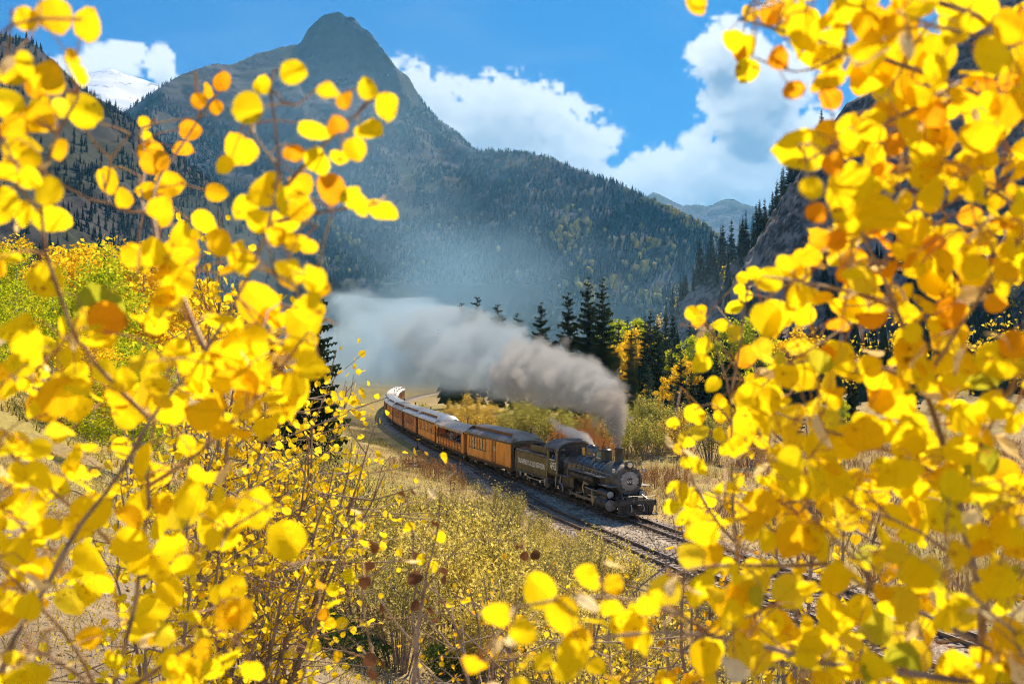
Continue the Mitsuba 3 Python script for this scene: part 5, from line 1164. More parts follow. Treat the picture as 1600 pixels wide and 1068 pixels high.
for px, py, k, s, lb in [(475, 985, 0, .95, 'low green juniper mat left below the white stone'), (530, 1020, 0, .9, 'low green juniper mat at the bottom centre left'), (700, 1040, 1, 1.0, 'low green juniper mat at the bottom behind bare twigs'), (300, 800, 0, 1.0, 'juniper mat on the slope behind the left aspen'), (390, 860, 1, 1.0, 'small juniper mat on the slope left of the willow thicket')]:
    p = on_slope(px, py); plant('juniper_bush', JU[k], p[0], p[1], s, label=lb, cat_='bush')
def stone(seed, r):
    m = trimesh.creation.icosphere(subdivisions=3); v = np.array(m.vertices)
    v = v * (1 + .5 * (meshkit.fbm(v * 1.3 + seed, 3, seed) - .5)[:, None] * [1, 1, 1]) * np.asarray(r)
    return v, np.array(m.faces)
paint('mat_boulder', vary((0.30, 0.28, 0.26), (0.55, 0.53, 0.50), 9.0), 0.9, spec=0.2)
for px, py, r, lb in [(455, 941, (.16, .11, .07), 'white grey stone beside the juniper mat'), (487, 944, (.12, .09, .05), 'flat grey stone right of the white stone'), (590, 1008, (.12, .10, .06), 'small pale stone at the bottom among twigs'), (205, 820, (.16, .12, .07), 'grey rock on the slope behind the left leaves'), (230, 780, (.2, .15, .08), 'larger grey rock higher on the slope behind the left leaves')]:
    p = on_slope(px, py); put('boulder', mikit.ply(stone(int(px), r), 'mat_boulder', smooth=30), rotz(px, (p[0], p[1], float(hillside(p[0], p[1])) + .02)), label=lb, cat='stone')
    tag(list(scene)[-1], lb, 'stone')
# loose stones on the slope
P = scatter(2600, -9, 10, 4, 22, lambda x, y, d: d > 11, gg, .8)
sz = gg.uniform(.012, .05, len(P))
V = v0[None] * (sz[:, None] * gg.uniform(.5, 1.4, (len(P), 3)))[:, None] + P[:, None]
put('slope_stones', mikit.ply((V.reshape(-1, 3), (f0[None] + (np.arange(len(P)) * len(v0))[:, None, None]).reshape(-1, 3)), 'mat_stone'), kind='stuff', label='small loose stones lying on the slope in front', cat='stones')

# old timbers and the switch stand
paint('mat_old_timber', vary((0.16, 0.13, 0.11), (0.36, 0.32, 0.28), 5.0), 0.95, spec=0.1)
for i, (dx, dy, dz, a, lb) in enumerate([(0, 0, .12, 1.0, 'lowest old grey timber of the small pile in the left meadow'), (.35, .1, .13, 1.08, 'old grey timber lying on the right of the small pile'), (.15, .1, .36, .92, 'topmost old grey timber of the small pile in the left meadow')]):
    p = on_slope(650, 729); z = float(hillside(p[0], p[1]))
    put('old_timber', mikit.ply(cbx(-1.3, 1.3, -.11, .11, -.1, .1, .015), 'mat_old_timber'), rotz(a, (p[0] + dx, p[1] + dy, z + dz))); tag(list(scene)[-1], lb, 'timber', 'old timbers in the meadow')
ss = float(np.interp(104.0, _pp[:, 1], _al)); q = path_off(ss, 2.35)
tag('switch_stand', 'black switch stand beside the track left of the coaches', 'switch stand')
MS = rotz(math.atan2(-trk_dir(ss)[1], -trk_dir(ss)[0]), (q[0], q[1], -.2))
put('switch_stand__base', mikit.ply(cat(bx(-.3, .3, -.2, .2, 0, .12), bx(-.1, .1, -.1, .1, .12, .4)), 'mat_black'), MS)
put('switch_stand__mast', mikit.ply(cyl((0, 0, .4), (0, 0, 1.35), .035, n=8), 'mat_black', smooth=30), MS)
put('switch_stand__target', mikit.ply(cyl((-.012, 0, 1.2), (.012, 0, 1.2), .16, n=16), 'mat_black', smooth=30), MS)
put('switch_stand__lever', mikit.ply(tube([(0, .05, .4), (0, .35, .75)], .02, 6), 'mat_steel'), MS)
# ---------------------------------------------------------------- foreground aspens
def leaf_surface(c_in, c_edge, c_spot, spot=0.16, vein=0.30):
    def f(p, n, uv):
        u, v = uv.x, dr.abs(uv.y)
        r = mikit.cell_rand(dr.floor(p.x * 11), dr.floor(p.y * 11), dr.floor(p.z * 11))
        c = mix(c_in, c_edge, smoothstep(0.3, 0.75, fbm(p.x * 16, p.y * 16, p.z * 16, 2)))
        mid = 1 - smoothstep(0.0, 0.035, v)
        side = 1 - smoothstep(0.0, 0.10, dr.abs((u * 5.0 - v * 4.2) - dr.floor(u * 5.0 - v * 4.2 + 0.5)))
        c = c * (1 - vein * dr.maximum(mid, side * 0.45))
        s = smoothstep(0.66, 0.76, fbm(p.x * 170, p.y * 170, p.z * 170, 2)) * smoothstep(0.56, 0.66, noise(p.x * 22, p.y * 22, p.z * 22))
        c = mix(c, c_spot, dr.minimum(s + smoothstep(.9, 1.08, dr.sqrt(u * u + v * v) + .3 * noise(p.x * 60, p.y * 60, p.z * 60) - .15) * spot * 3, 1) * 0.85)
        return c * (0.96 + 0.06 * noise(p.x * 420, p.y * 420, p.z * 420))
    return mikit.proc(f)
LEAFM = {'A': ((1.0, 0.835, 0.012), (0.99, 0.76, 0.010)), 'B': ((0.98, 0.68, 0.010), (0.96, 0.60, 0.010)), 'C': ((0.82, 0.70, 0.03), (0.92, 0.70, 0.02)), 'D': ((0.36, 0.42, 0.03), (0.58, 0.56, 0.03)),
         'E': ((0.92, 0.48, 0.012), (0.88, 0.38, 0.012)), 'F': ((0.13, 0.06, 0.032), (0.22, 0.11, 0.06)), 'P': ((0.97, 0.84, 0.50), (0.95, 0.78, 0.36))}
for k_, (a_, b_) in LEAFM.items():
    leafy('mat_leaf_' + k_, leaf_surface(a_, b_, (0.30, 0.11, 0.02), .12 if k_ != 'E' else .3), {'F': .5, 'P': .7}.get(k_, 1.25), rough=0.42)
paint('mat_twig', vary((0.22, 0.13, 0.075), (0.40, 0.29, 0.18), 40.0), 0.6, spec=0.4)
paint('mat_petiole', vary((0.40, 0.17, 0.08), (0.62, 0.42, 0.12), 60.0), 0.6, spec=0.3)
paint('mat_sapling_bark', vary((0.20, 0.15, 0.12), (0.36, 0.29, 0.24), 30.0), 0.75, spec=0.3)

def leaf_mesh(seed, segs=20):
    """Aspen leaf, base at the origin, tip along +x, unit length; uv carries the leaf's own coordinates."""
    g = np.random.default_rng(seed)
    t = np.linspace(0, 2 * np.pi, segs, endpoint=False)
    w = g.uniform(.46, .54)
    x = .5 - .5 * np.cos(t) + .09 * np.exp(-((t - np.pi) / .22) ** 2)
    y = w * np.sin(t) * (1 + .12 * np.cos(t) + .05 * np.cos(2 * t))
    y = np.where(np.abs(t - np.pi) < .01, 0, y)
    x = x + .018 * np.sin(t * 9 + seed) * (np.abs(t - np.pi) > .3); y = y * (1 + .022 * np.sin(t * 11 + 2 * seed))
    x[0] += .035
    rings = [(.5 + (x - .5) * f, y * f) for f in (.45, .8, 1.0)]
    P = np.concatenate([[[.5, 0]]] + [np.stack(r, 1) for r in rings])
    fold, cup, bend, wav = g.uniform(.05, .4), g.uniform(-.25, .25), g.uniform(-.35, .35), g.uniform(0, .06)
    z = fold * np.abs(P[:, 1]) + cup * ((P[:, 0] - .5) ** 2 + P[:, 1] ** 2) * 1.6 + bend * (P[:, 0] - .3) ** 2 * .7 + wav * np.sin(P[:, 1] * 9 + P[:, 0] * 7 + seed)
    v = np.column_stack([P, z]); F = []
    for i in range(segs):
        j = (i + 1) % segs
        F.append([0, 1 + i, 1 + j])
        for q in (0, 1):
            a, b = 1 + q * segs, 1 + (q + 1) * segs
            F += [[a + i, b + i, b + j], [a + i, b + j, a + j]]
    uv = np.column_stack([(P[:, 0] - .5) * 2, P[:, 1] / w])
    return (v, np.array(F)), uv
LV = [leaf_mesh(i) for i in range(9)]
LPLY = {(i, k): mikit.ply(m, 'mat_leaf_' + k, smooth=True, uv=uv) for i, (m, uv) in enumerate(LV) for k in LEAFM}

gl = np.random.default_rng(4)
SUNH = SUN / np.linalg.norm(SUN)
class Sapling:
    def __init__(self, name, label, branches):
        self.root = uniq(name); tag(self.root, label, 'tree'); self.segs = []; self.twigs = []; self.pet = []; self.leaves = []
        for i, (pts, r0, r1) in enumerate(branches):
            P = np.array([pix(*p) for p in pts])
            s = np.concatenate([[0], np.cumsum(np.linalg.norm(np.diff(P, axis=0), axis=1))])
            n = max(6, int(s[-1] / .04)); u = np.linspace(0, s[-1], n)
            Q = np.stack([np.interp(u, s, P[:, k]) for k in range(3)], 1)
            for _ in range(3): Q[1:-1] = (Q[:-2] + Q[1:-1] * 2 + Q[2:]) / 4
            Q = Q + (meshkit.noise(Q * 14, 3)[:, None] - .5) * .012 * [1, .6, .4]
            if i == 0:       # the main stem goes down into the ground
                b = Q[0].copy(); zg = float(hillside(b[0], b[1])) - .1
                if b[2] > zg: Q = np.vstack([[b + ([0, 0, zg] - b) * [0, 0, 1] * f + np.array([.05 * math.sin(3 * f), .0, 0]) for f in (1, .66, .33)], Q])
            put(self.root + ('__stem' if i == 0 else '__branch'), mikit.ply(tube(Q, np.linspace(r0, r1, len(Q)) * (1 + .15 * np.sin(np.arange(len(Q)) * 1.7)), 7), 'mat_sapling_bark' if r0 > .004 else 'mat_twig', smooth=True))
            self.segs.append(Q)
        self.nodes = np.vstack(self.segs); self.pxy = self.project(self.nodes)
    def project(self, Q):
        d = Q - EYE; f = d @ FWD
        return np.stack([800 + 1555 * d[:, 0] / f, 534 - 1555 * (d @ UPV) / f], 1)
    def leaf(self, px, py, dia, col, Y=None, facing=None, size=None):
        if Y is None:       # hang it on the nearest shoot
            q = np.abs(self.pxy - [px, py]).sum(1); Y = float(self.nodes[np.argmin(q), 1]) * gl.uniform(.90, 1.16) - .01
        size = float(np.clip(dia * Y / 1555, .024, .066))
        c = pix(px, py, Y); view = (EYE - c) / np.linalg.norm(EYE - c)
        d = np.linalg.norm((self.nodes - c) * [1, .8, 1], axis=1); node = self.nodes[np.argmin(d + gl.uniform(0, .03, len(d)))]
        # blade normal: within a cone about the line of sight or its back; midrib hangs away from the twig
        lim = gl.uniform(.45, 1.0) if facing is None else facing
        if col == 'P': lim = gl.uniform(.12, .38)
        v0_ = SUNH * .55 - view; v0_ /= np.linalg.norm(v0_)      # blades turn towards the light
        view = v0_
        n = view * lim + np.sqrt(max(0, 1 - lim * lim)) * (lambda q: (q - view * (q @ view)) / np.linalg.norm(q - view * (q @ view)))(gl.normal(size=3))
        if gl.random() < .5: n = -n
        m = (c - node) + gl.normal(0, .02, 3) + np.array([0, 0, -.012]); m = m - n * (m @ n); m /= np.linalg.norm(m) + 1e-9
        b = np.cross(n, m)
        M = np.eye(4); M[:3, 0], M[:3, 1], M[:3, 2] = m * size, b * size, n * size; M[:3, 3] = c - m * size * .5
        self.leaves.append((size / Y, LPLY[(int(gl.integers(len(LV))), col)], M))
        base = M[:3, 3]; L = np.linalg.norm(base - node)
        if L < .09:
            self.pet.append(tube([node, (node + base) / 2 + np.array([0, 0, .008]) + gl.normal(0, .003, 3), base, base + m * size * .08], [.0011, .0009, .0008, .0006], 4, caps=False))
        else:
            k = base - m * .035 + gl.normal(0, .006, 3)
            mid = (node + k) / 2 + gl.normal(0, .05 * L, 3) + np.array([0, 0, .03 * L])
            self.twigs.append(tube([node, node * .6 + mid * .4 + gl.normal(0, .02 * L, 3), mid, k], [.0019, .0016, .0013, .0010], 5, caps=False))
            self.pet.append(tube([k, (k + base) / 2 + gl.normal(0, .003, 3), base, base + m * size * .08], [.0011, .0009, .0008, .0006], 4, caps=False))
            E_ = np.array([node * .5 + mid * .5, mid, k]); self.nodes = np.vstack([self.nodes, E_]); self.pxy = np.vstack([self.pxy, self.project(E_)])
    def finish(self):
        self.leaves.sort(key=lambda q: -q[0])
        for i, (_, d, M) in enumerate(self.leaves): put(self.root + '__leaf', d, M)
        if self.twigs: put(self.root + '__twigs', mikit.ply(cat(*self.twigs), 'mat_twig', smooth=True), kind='stuff')
        if self.pet: put(self.root + '__leaf_stalks', mikit.ply(cat(*self.pet), 'mat_petiole', smooth=True), kind='stuff')
        print(self.root, len(self.leaves))
    def fill(self, poly, n, dmin, dmax, mixcol, keep=None, size=None):
        P = Polygon(poly); x0, y0, x1, y1 = P.bounds; k = 0
        from shapely.geometry import Point
        while k < n:
            px, py = gl.uniform(x0, x1), gl.uniform(y0, y1)
            if not P.contains(Point(px, py)): continue
            # leaves come in sprays
            if meshkit.noise(np.array([px / 90.0, py / 90.0, 3.3]), 5) < gl.uniform(.0, .5): continue
            self.leaf(px, py, .80 * dmin * (dmax / dmin) ** gl.random(), mixcol[int(gl.integers(len(mixcol)))], facing=gl.uniform(.25, 1))
            k += 1

left_a = Sapling('aspen_sapling', 'yellow aspen sapling at the left edge with its tip sprig against the dark mountain', [
    ([(-60, 1500, 1.25), (0, 1040, 1.22), (60, 930, 1.2), (115, 840, 1.2), (165, 770, 1.2), (240, 650, 1.2), (320, 550, 1.18), (390, 450, 1.15), (437, 345, 1.12), (440, 262, 1.12), (425, 140, 1.12)], .0048, .0014),
    ([(437, 345, 1.12), (480, 335, 1.1), (530, 325, 1.1), (590, 318, 1.1)], .0024, .0012),
    ([(440, 300, 1.12), (490, 240, 1.12), (540, 195, 1.12), (590, 150, 1.12)], .0024, .0012),
    ([(438, 270, 1.12), (410, 240, 1.14), (385, 190, 1.14)], .002, .001),
    ([(320, 550, 1.18), (262, 430, 1.25), (225, 330, 1.3), (250, 270, 1.4), (290, 220, 1.45), (340, 150, 1.5)], .0036, .0012),
    ([(225, 330, 1.3), (223, 270, 1.5), (222, 200, 1.6)], .002, .001),
    ([(240, 650, 1.2), (120, 560, 1.15), (60, 430, 1.1), (55, 300, 1.1), (75, 220, 1.1), (125, 150, 1.1)], .0030, .0014),
    ([(-120, 900, 1.05), (-110, 300, 1.0), (-40, 40, .95), (50, 10, .92), (130, 30, .92)], .0030, .0013),
    ([(60, 300, 1.1), (20, 240, 1.05), (-20, 180, 1.0)], .002, .001),
    ([(225, 330, 1.3), (165, 330, 1.35), (160, 270, 1.35)], .002, .001)])
for px, py, dd, c in [(42, 30, 36, 'B'), (85, 22, 60, 'B'), (135, 38, 56, 'B'), (112, 93, 22, 'B'), (74, 125, 54, 'B'), (123, 116, 26, 'A'), (132, 172, 58, 'A'), (96, 168, 32, 'C'), (57, 195, 68, 'B'), (60, 160, 32, 'A'), (10, 162, 52, 'A'), (33, 238, 58, 'A'), (18, 120, 40, 'B'), (90, 232, 36, 'B'), (78, 300, 50, 'A'), (84, 340, 58, 'A'), (20, 195, 44, 'B'), (12, 268, 46, 'B'), (8, 312, 42, 'A'), (70, 440, 54, 'A'), (24, 345, 40, 'P'), (165, 282, 42, 'B'), (190, 310, 32, 'B'), (458, 112, 44, 'A'), (388, 170, 52, 'A'), (350, 128, 32, 'E'), (322, 142, 26, 'E'), (310, 157, 28, 'E'), (337, 167, 22, 'E'), (297, 203, 34, 'E'), (285, 231, 32, 'E'), (224, 192, 22, 'B'), (231, 214, 22, 'B'), (374, 236, 60, 'B'), (410, 134, 16, 'A'), (512, 142, 32, 'B'), (540, 158, 32, 'E'), (576, 138, 28, 'A'), (605, 166, 46, 'A'), (577, 203, 48, 'A'), (491, 200, 52, 'A'), (525, 195, 26, 'E'), (460, 238, 40, 'E'), (498, 250, 46, 'A'), (530, 248, 36, 'A'), (555, 232, 38, 'B'), (515, 295, 50, 'E'), (558, 312, 58, 'A'), (597, 326, 62, 'A'), (418, 298, 60, 'A'), (445, 315, 52, 'A'), (470, 322, 52, 'B'), (440, 352, 52, 'A'), (383, 325, 42, 'A'), (317, 352, 46, 'A'), (243, 255, 50, 'E'), (265, 288, 46, 'B'), (255, 328, 46, 'B'), (470, 290, 40, 'B'), (338, 300, 34, 'B'), (235, 235, 40, 'E'),
                      (280, 400, 64, 'B'), (272, 437, 62, 'A'), (210, 400, 44, 'B'), (375, 400, 46, 'A'), (152, 482, 80, 'D'), (165, 500, 60, 'E'), (430, 370, 40, 'B'), (405, 345, 40, 'A'), (230, 300, 36, 'B'), (352, 258, 30, 'A')]:
    left_a.leaf(px, py, dd, c, facing=gl.uniform(.72, 1.0))
left_a.fill([(-60, 90), (60, 90), (110, 200), (90, 420), (-60, 420)], 18, 36, 60, 'ABBAEP')
left_a.fill([(190, 380), (330, 360), (480, 370), (510, 470), (470, 560), (360, 520), (240, 470)], 40, 34, 66, 'AAABAAB')
left_a.fill([(-60, 460), (60, 480), (200, 480), (350, 560), (330, 640), (150, 640), (-60, 640)], 52, 38, 72, 'AAABACAP')
left_a.finish()
left_b = Sapling('aspen_sapling', 'bushy yellow aspen sapling filling the lower left corner', [
    ([(120, 1500, 1.45), (170, 1100, 1.42), (225, 900, 1.4), (228, 760, 1.4), (235, 660, 1.4), (270, 560, 1.4)], .0052, .002),
    ([(225, 900, 1.4), (330, 850, 1.3), (400, 800, 1.2), (450, 770, 1.15)], .0030, .0014),
    ([(228, 760, 1.4), (330, 700, 1.3), (420, 600, 1.25), (480, 520, 1.2)], .0030, .0013),
    ([(225, 900, 1.4), (120, 800, 1.3), (30, 720, 1.2), (-40, 660, 1.1)], .0030, .0013),
    ([(170, 1100, 1.42), (80, 960, 1.3), (0, 880, 1.2), (-60, 830, 1.1)], .0030, .0013),
    ([(170, 1100, 1.42), (290, 1010, 1.4), (370, 960, 1.4), (440, 880, 1.4)], .0036, .0014),
    ([(170, 1100, 1.42), (110, 1040, 1.2), (40, 1010, 1.1)], .003, .0014)])
for px, py, dd, c in [(397, 793, 62, 'A'), (448, 843, 68, 'A'), (340, 830, 70, 'A'), (365, 560, 84, 'B'), (452, 610, 66, 'A'), (480, 500, 64, 'A'), (300, 780, 60, 'A'), (240, 740, 56, 'B'), (143, 800, 64, 'A'), (270, 860, 60, 'A'), (318, 1015, 34, 'B'), (280, 1040, 40, 'B'), (235, 950, 60, 'A'), (365, 920, 44, 'A'), (395, 1050, 40, 'A'), (405, 470, 70, 'B'), (385, 535, 70, 'A'), (320, 640, 64, 'B'), (200, 640, 60, 'A'), (90, 620, 62, 'B'), (50, 540, 64, 'A')]:
    left_b.leaf(px, py, dd, c, facing=gl.uniform(.75, 1.0))
left_b.fill([(-60, 560), (120, 580), (330, 560), (470, 470), (520, 520), (470, 640), (330, 700), (390, 780), (330, 880), (200, 900), (-60, 880)], 125, 40, 74, 'AAAAAABACBPA')
left_b.fill([(-60, 860), (200, 860), (330, 880), (420, 900), (400, 1000), (300, 1090), (-60, 1090)], 75, 38, 66, 'AAAAAAABCP')
left_b.finish()

right_a = Sapling('aspen_sapling', 'golden aspen branches hanging into the upper right corner against sky and cliff', [
    ([(1790, 1500, 1.3), (1760, 800, 1.25), (1730, 400, 1.2), (1660, 220, 1.15), (1500, 130, 1.1), (1330, 75, 1.1), (1250, 55, 1.1), (1160, 30, 1.1)], .010, .0014),
    ([(1730, 300, 1.2), (1620, 60, 1.1), (1450, -10, 1.0), (1300, -20, 1.0), (1090, -8, 1.05)], .005, .0014),
    ([(1500, 130, 1.1), (1420, 180, 1.1), (1330, 220, 1.08), (1260, 250, 1.05)], .003, .0012),
    ([(1330, 75, 1.1), (1280, 110, 1.1), (1240, 130, 1.1), (1180, 90, 1.1)], .002, .001),
    ([(1735, 500, 1.2), (1600, 310, 1.15), (1480, 260, 1.1), (1390, 270, 1.1)], .0030, .0013),
    ([(1620, 60, 1.1), (1500, 60, .95), (1400, 20, .9)], .003, .0014)])
for px, py, dd, c in [(1088, 6, 36, 'B'), (1171, 24, 26, 'B'), (1145, 65, 40, 'A'), (1170, 72, 36, 'A'), (1159, 85, 28, 'E'), (1167, 110, 40, 'A'), (1215, 90, 38, 'E'), (1241, 138, 30, 'E'), (1270, 95, 46, 'A'), (1300, 75, 42, 'A'), (1292, 122, 60, 'B'), (1300, 152, 42, 'E'), (1250, 240, 80, 'A'), (1270, 292, 40, 'A'), (1292, 210, 46, 'B'), (1330, 225, 46, 'B'), (1365, 190, 40, 'A'), (1305, 256, 32, 'E'), (1276, 332, 22, 'E'), (1337, 305, 92, 'A'), (1365, 335, 90, 'A'), (1205, 20, 40, 'E'), (1245, 20, 50, 'B'), (1400, 100, 90, 'B'), (1420, 40, 80, 'B'), (1360, 40, 60, 'B'), (1510, 20, 90, 'A'), (1460, 90, 70, 'A'), (1510, 145, 56, 'B'), (1430, 160, 60, 'A'), (1545, 90, 70, 'A'), (1580, 40, 60, 'B')]:
    right_a.leaf(px, py, dd, c, facing=gl.uniform(.72, 1.0))
right_a.fill([(1210, -30), (1660, -30), (1660, 330), (1470, 330), (1390, 200), (1330, 120), (1230, 60)], 150, 36, 78, 'AABBABEABAP')
right_a.fill([(1290, 190), (1420, 180), (1660, 330), (1660, 420), (1420, 420), (1340, 330)], 60, 34, 66, 'AABAEBAP')
right_a.finish()
right_b = Sapling('aspen_sapling', 'dense yellow aspen sapling in the middle of the right side', [
    ([(1560, 1600, 1.35), (1540, 1000, 1.3), (1500, 760, 1.28), (1440, 600, 1.25), (1400, 480, 1.22), (1370, 400, 1.2), (1330, 320, 1.2)], .009, .0016),
    ([(1440, 600, 1.25), (1350, 560, 1.25), (1260, 540, 1.3), (1180, 590, 1.35)], .0030, .0013),
    ([(1400, 480, 1.22), (1320, 450, 1.2), (1250, 440, 1.2), (1195, 430, 1.2)], .0036, .0012),
    ([(1500, 760, 1.28), (1580, 600, 1.1), (1640, 500, 1.0)], .0030, .0013),
    ([(1500, 760, 1.28), (1400, 700, 1.2), (1300, 680, 1.2), (1200, 640, 1.3)], .0030, .0013),
    ([(1440, 600, 1.25), (1520, 480, 1.15), (1590, 380, 1.05)], .0030, .0013),
    ([(1540, 900, 1.3), (1420, 820, 1.2), (1330, 790, 1.2)], .0030, .0013)])
for px, py, dd, c in [(1202, 437, 44, 'A'), (1236, 414, 48, 'A'), (1290, 380, 40, 'A'), (1330, 350, 44, 'B'), (1300, 560, 56, 'A'), (1345, 470, 70, 'A'), (1390, 620, 90, 'B'), (1460, 430, 60, 'A'), (1210, 500, 50, 'A'), (1255, 490, 40, 'A'), (1270, 640, 30, 'A'), (1210, 625, 44, 'A'), (1350, 680, 66, 'B'), (1400, 740, 70, 'A'), (1560, 560, 70, 'A'), (1480, 520, 60, 'B')]:
    right_b.leaf(px, py, dd, c, facing=gl.uniform(.75, 1.0))
right_b.fill([(1250, 370), (1320, 330), (1420, 330), (1660, 330), (1660, 560), (1180, 560), (1200, 470)], 140, 34, 72, 'AAABBECP')
right_b.fill([(1150, 540), (1660, 540), (1660, 780), (1250, 780), (1170, 660)], 142, 36, 78, 'AAAAAAABBCCPDAA')
right_b.finish()
right_c = Sapling('aspen_sapling', 'yellow aspen sapling with greenish leaves in the lower right corner', [
    ([(1720, 1600, 1.3), (1640, 1080, 1.2), (1530, 1000, 1.2), (1380, 930, 1.2), (1290, 880, 1.2), (1200, 820, 1.2), (1130, 770, 1.2)], .008, .0016),
    ([(1640, 1080, 1.2), (1450, 1060, 1.15), (1250, 1030, 1.15), (1100, 985, 1.15), (1000, 980, 1.15), (920, 1000, 1.15)], .005, .0018),
    ([(1380, 930, 1.2), (1330, 860, 1.15), (1250, 780, 1.15)], .003, .0014),
    ([(1530, 1000, 1.2), (1560, 880, 1.1), (1600, 780, 1.0)], .0030, .0013),
    ([(1290, 880, 1.2), (1180, 890, 1.15), (1090, 870, 1.1), (1040, 900, 1.1)], .003, .0014),
    ([(1100, 985, 1.15), (1000, 930, 1.1), (900, 920, 1.05), (800, 950, 1.05)], .003, .0012),
    ([(1640, 1080, 1.2), (1560, 960, .95), (1480, 900, .9)], .003, .0014)])
for px, py, dd, c in [(775, 963, 48, 'A'), (845, 920, 58, 'A'), (878, 960, 58, 'A'), (917, 902, 48, 'A'), (1100, 830, 50, 'A'), (1080, 868, 46, 'C'), (1040, 918, 50, 'C'), (1018, 945, 52, 'A'), (1000, 955, 40, 'A'), (895, 1025, 56, 'A'), (920, 940, 40, 'P'), (962, 880, 24, 'P'), (958, 912, 24, 'B'), (1085, 925, 30, 'P'), (1140, 940, 60, 'A'), (1135, 760, 40, 'A'), (1160, 930, 60, 'A'), (1370, 980, 50, 'D'), (1330, 1000, 40, 'C'), (1410, 1030, 56, 'D'), (1240, 770, 44, 'C'), (1150, 700, 40, 'A'), (1073, 990, 30, 'P'), (990, 985, 60, 'A'), (1580, 1020, 90, 'B'), (1300, 960, 70, 'A')]:
    right_c.leaf(px, py, dd, c, facing=gl.uniform(.75, 1.0))
right_c.fill([(1190, 740), (1660, 740), (1660, 930), (1350, 930), (1230, 860), (1130, 820)], 110, 38, 76, 'AAAAAAAABBCCPD')
right_c.fill([(1090, 860), (1250, 880), (1400, 930), (1660, 900), (1660, 1100), (1080, 1100)], 125, 38, 76, 'AAAAAAAABBCCPD')
right_c.fill([(730, 1000), (860, 960), (1090, 900), (1090, 1090), (730, 1090)], 26, 34, 56, 'AAAABP')
right_c.finish()
twig = Sapling('aspen_sapling', 'slender upright aspen twig with small yellow leaves in front of the cliff foot', [
    ([(1180, 1400, 1.75), (1150, 900, 1.72), (1145, 700, 1.7), (1140, 600, 1.7), (1130, 540, 1.7), (1110, 500, 1.7), (1095, 485, 1.7)], .006, .001),
    ([(1140, 620, 1.7), (1165, 540, 1.72), (1150, 500, 1.72), (1165, 450, 1.72), (1180, 420, 1.72)], .0024, .001),
    ([(1142, 650, 1.7), (1180, 610, 1.7), (1205, 590, 1.7)], .002, .001), ([(1142, 660, 1.7), (1110, 620, 1.7), (1085, 640, 1.7)], .002, .001), ([(1150, 850, 1.72), (1090, 780, 1.72), (1060, 690, 1.72)], .0024, .001)])
for px, py, dd, c in [(1161, 434, 21, 'A'), (1175, 425, 16, 'A'), (1155, 450, 18, 'A'), (1165, 461, 24, 'A'), (1147, 479, 29, 'A'), (1082, 489, 15, 'A'), (1094, 485, 15, 'B'), (1092, 501, 14, 'B'), (1094, 517, 22, 'P'), (1147, 520, 28, 'C'), (1101, 542, 28, 'A'), (1095, 567, 31, 'A'), (1165, 556, 42, 'E'), (1115, 601, 28, 'A'), (1177, 596, 28, 'A'), (1200, 596, 30, 'A'), (1087, 645, 36, 'A'), (1165, 632, 32, 'A'), (1204, 640, 26, 'C'), (1126, 507, 22, 'B'), (1122, 627, 24, 'B'), (1126, 650, 22, 'A'), (1062, 700, 20, 'B'), (1075, 720, 26, 'A'), (1050, 790, 30, 'A'), (1075, 690, 22, 'A'), (1052, 660, 14, 'A'), (1046, 690, 14, 'P')]:
    twig.leaf(px, py, dd, c, facing=gl.uniform(.75, 1.0))
twig.fill([(1080, 640), (1210, 600), (1240, 780), (1100, 800), (1050, 760)], 46, 22, 44, 'AAABCP')
twig.fill([(1060, 770), (1240, 770), (1260, 900), (1090, 890)], 44, 28, 54, 'AAABC')
twig.finish()
dead = Sapling('aspen_sapling', 'nearly bare aspen sapling with brown withered leaves at the bottom centre', [
    ([(690, 1300, 2.5), (660, 1068, 2.5), (640, 1000, 2.5), (652, 900, 2.5), (640, 800, 2.5), (628, 760, 2.5)], .006, .0016),
    ([(720, 1300, 2.6), (735, 1068, 2.6), (645 + 65, 960, 2.6), (690, 920, 2.6), (640, 905, 2.6)], .005, .0016), ([(648, 1068, 2.4), (650, 1000, 2.4), (655, 930, 2.4), (680, 870, 2.4), (690, 770, 2.4)], .006, .0014),
    ([(450, 1120, 2.0), (480, 1040, 2.0), (493, 990, 2.0), (497, 955, 2.0)], .0030, .0013), ([(640, 1000, 2.5), (610, 960, 2.5), (575, 920, 2.5), (560, 870, 2.5)], .003, .001), ([(655, 930, 2.4), (700, 880, 2.4), (720, 830, 2.4), (815, 850, 2.4)], .002, .001),
    ([(590, 1068, 2.2), (580, 1000, 2.2), (560, 930, 2.2), (570, 850, 2.2), (565, 780, 2.2)], .003, .001), ([(640, 905, 2.5), (690, 870, 2.5), (640, 830, 2.5)], .002, .001), ([(805, 1068, 2.2), (804, 950, 2.2), (812, 880, 2.2)], .0026, .001)])
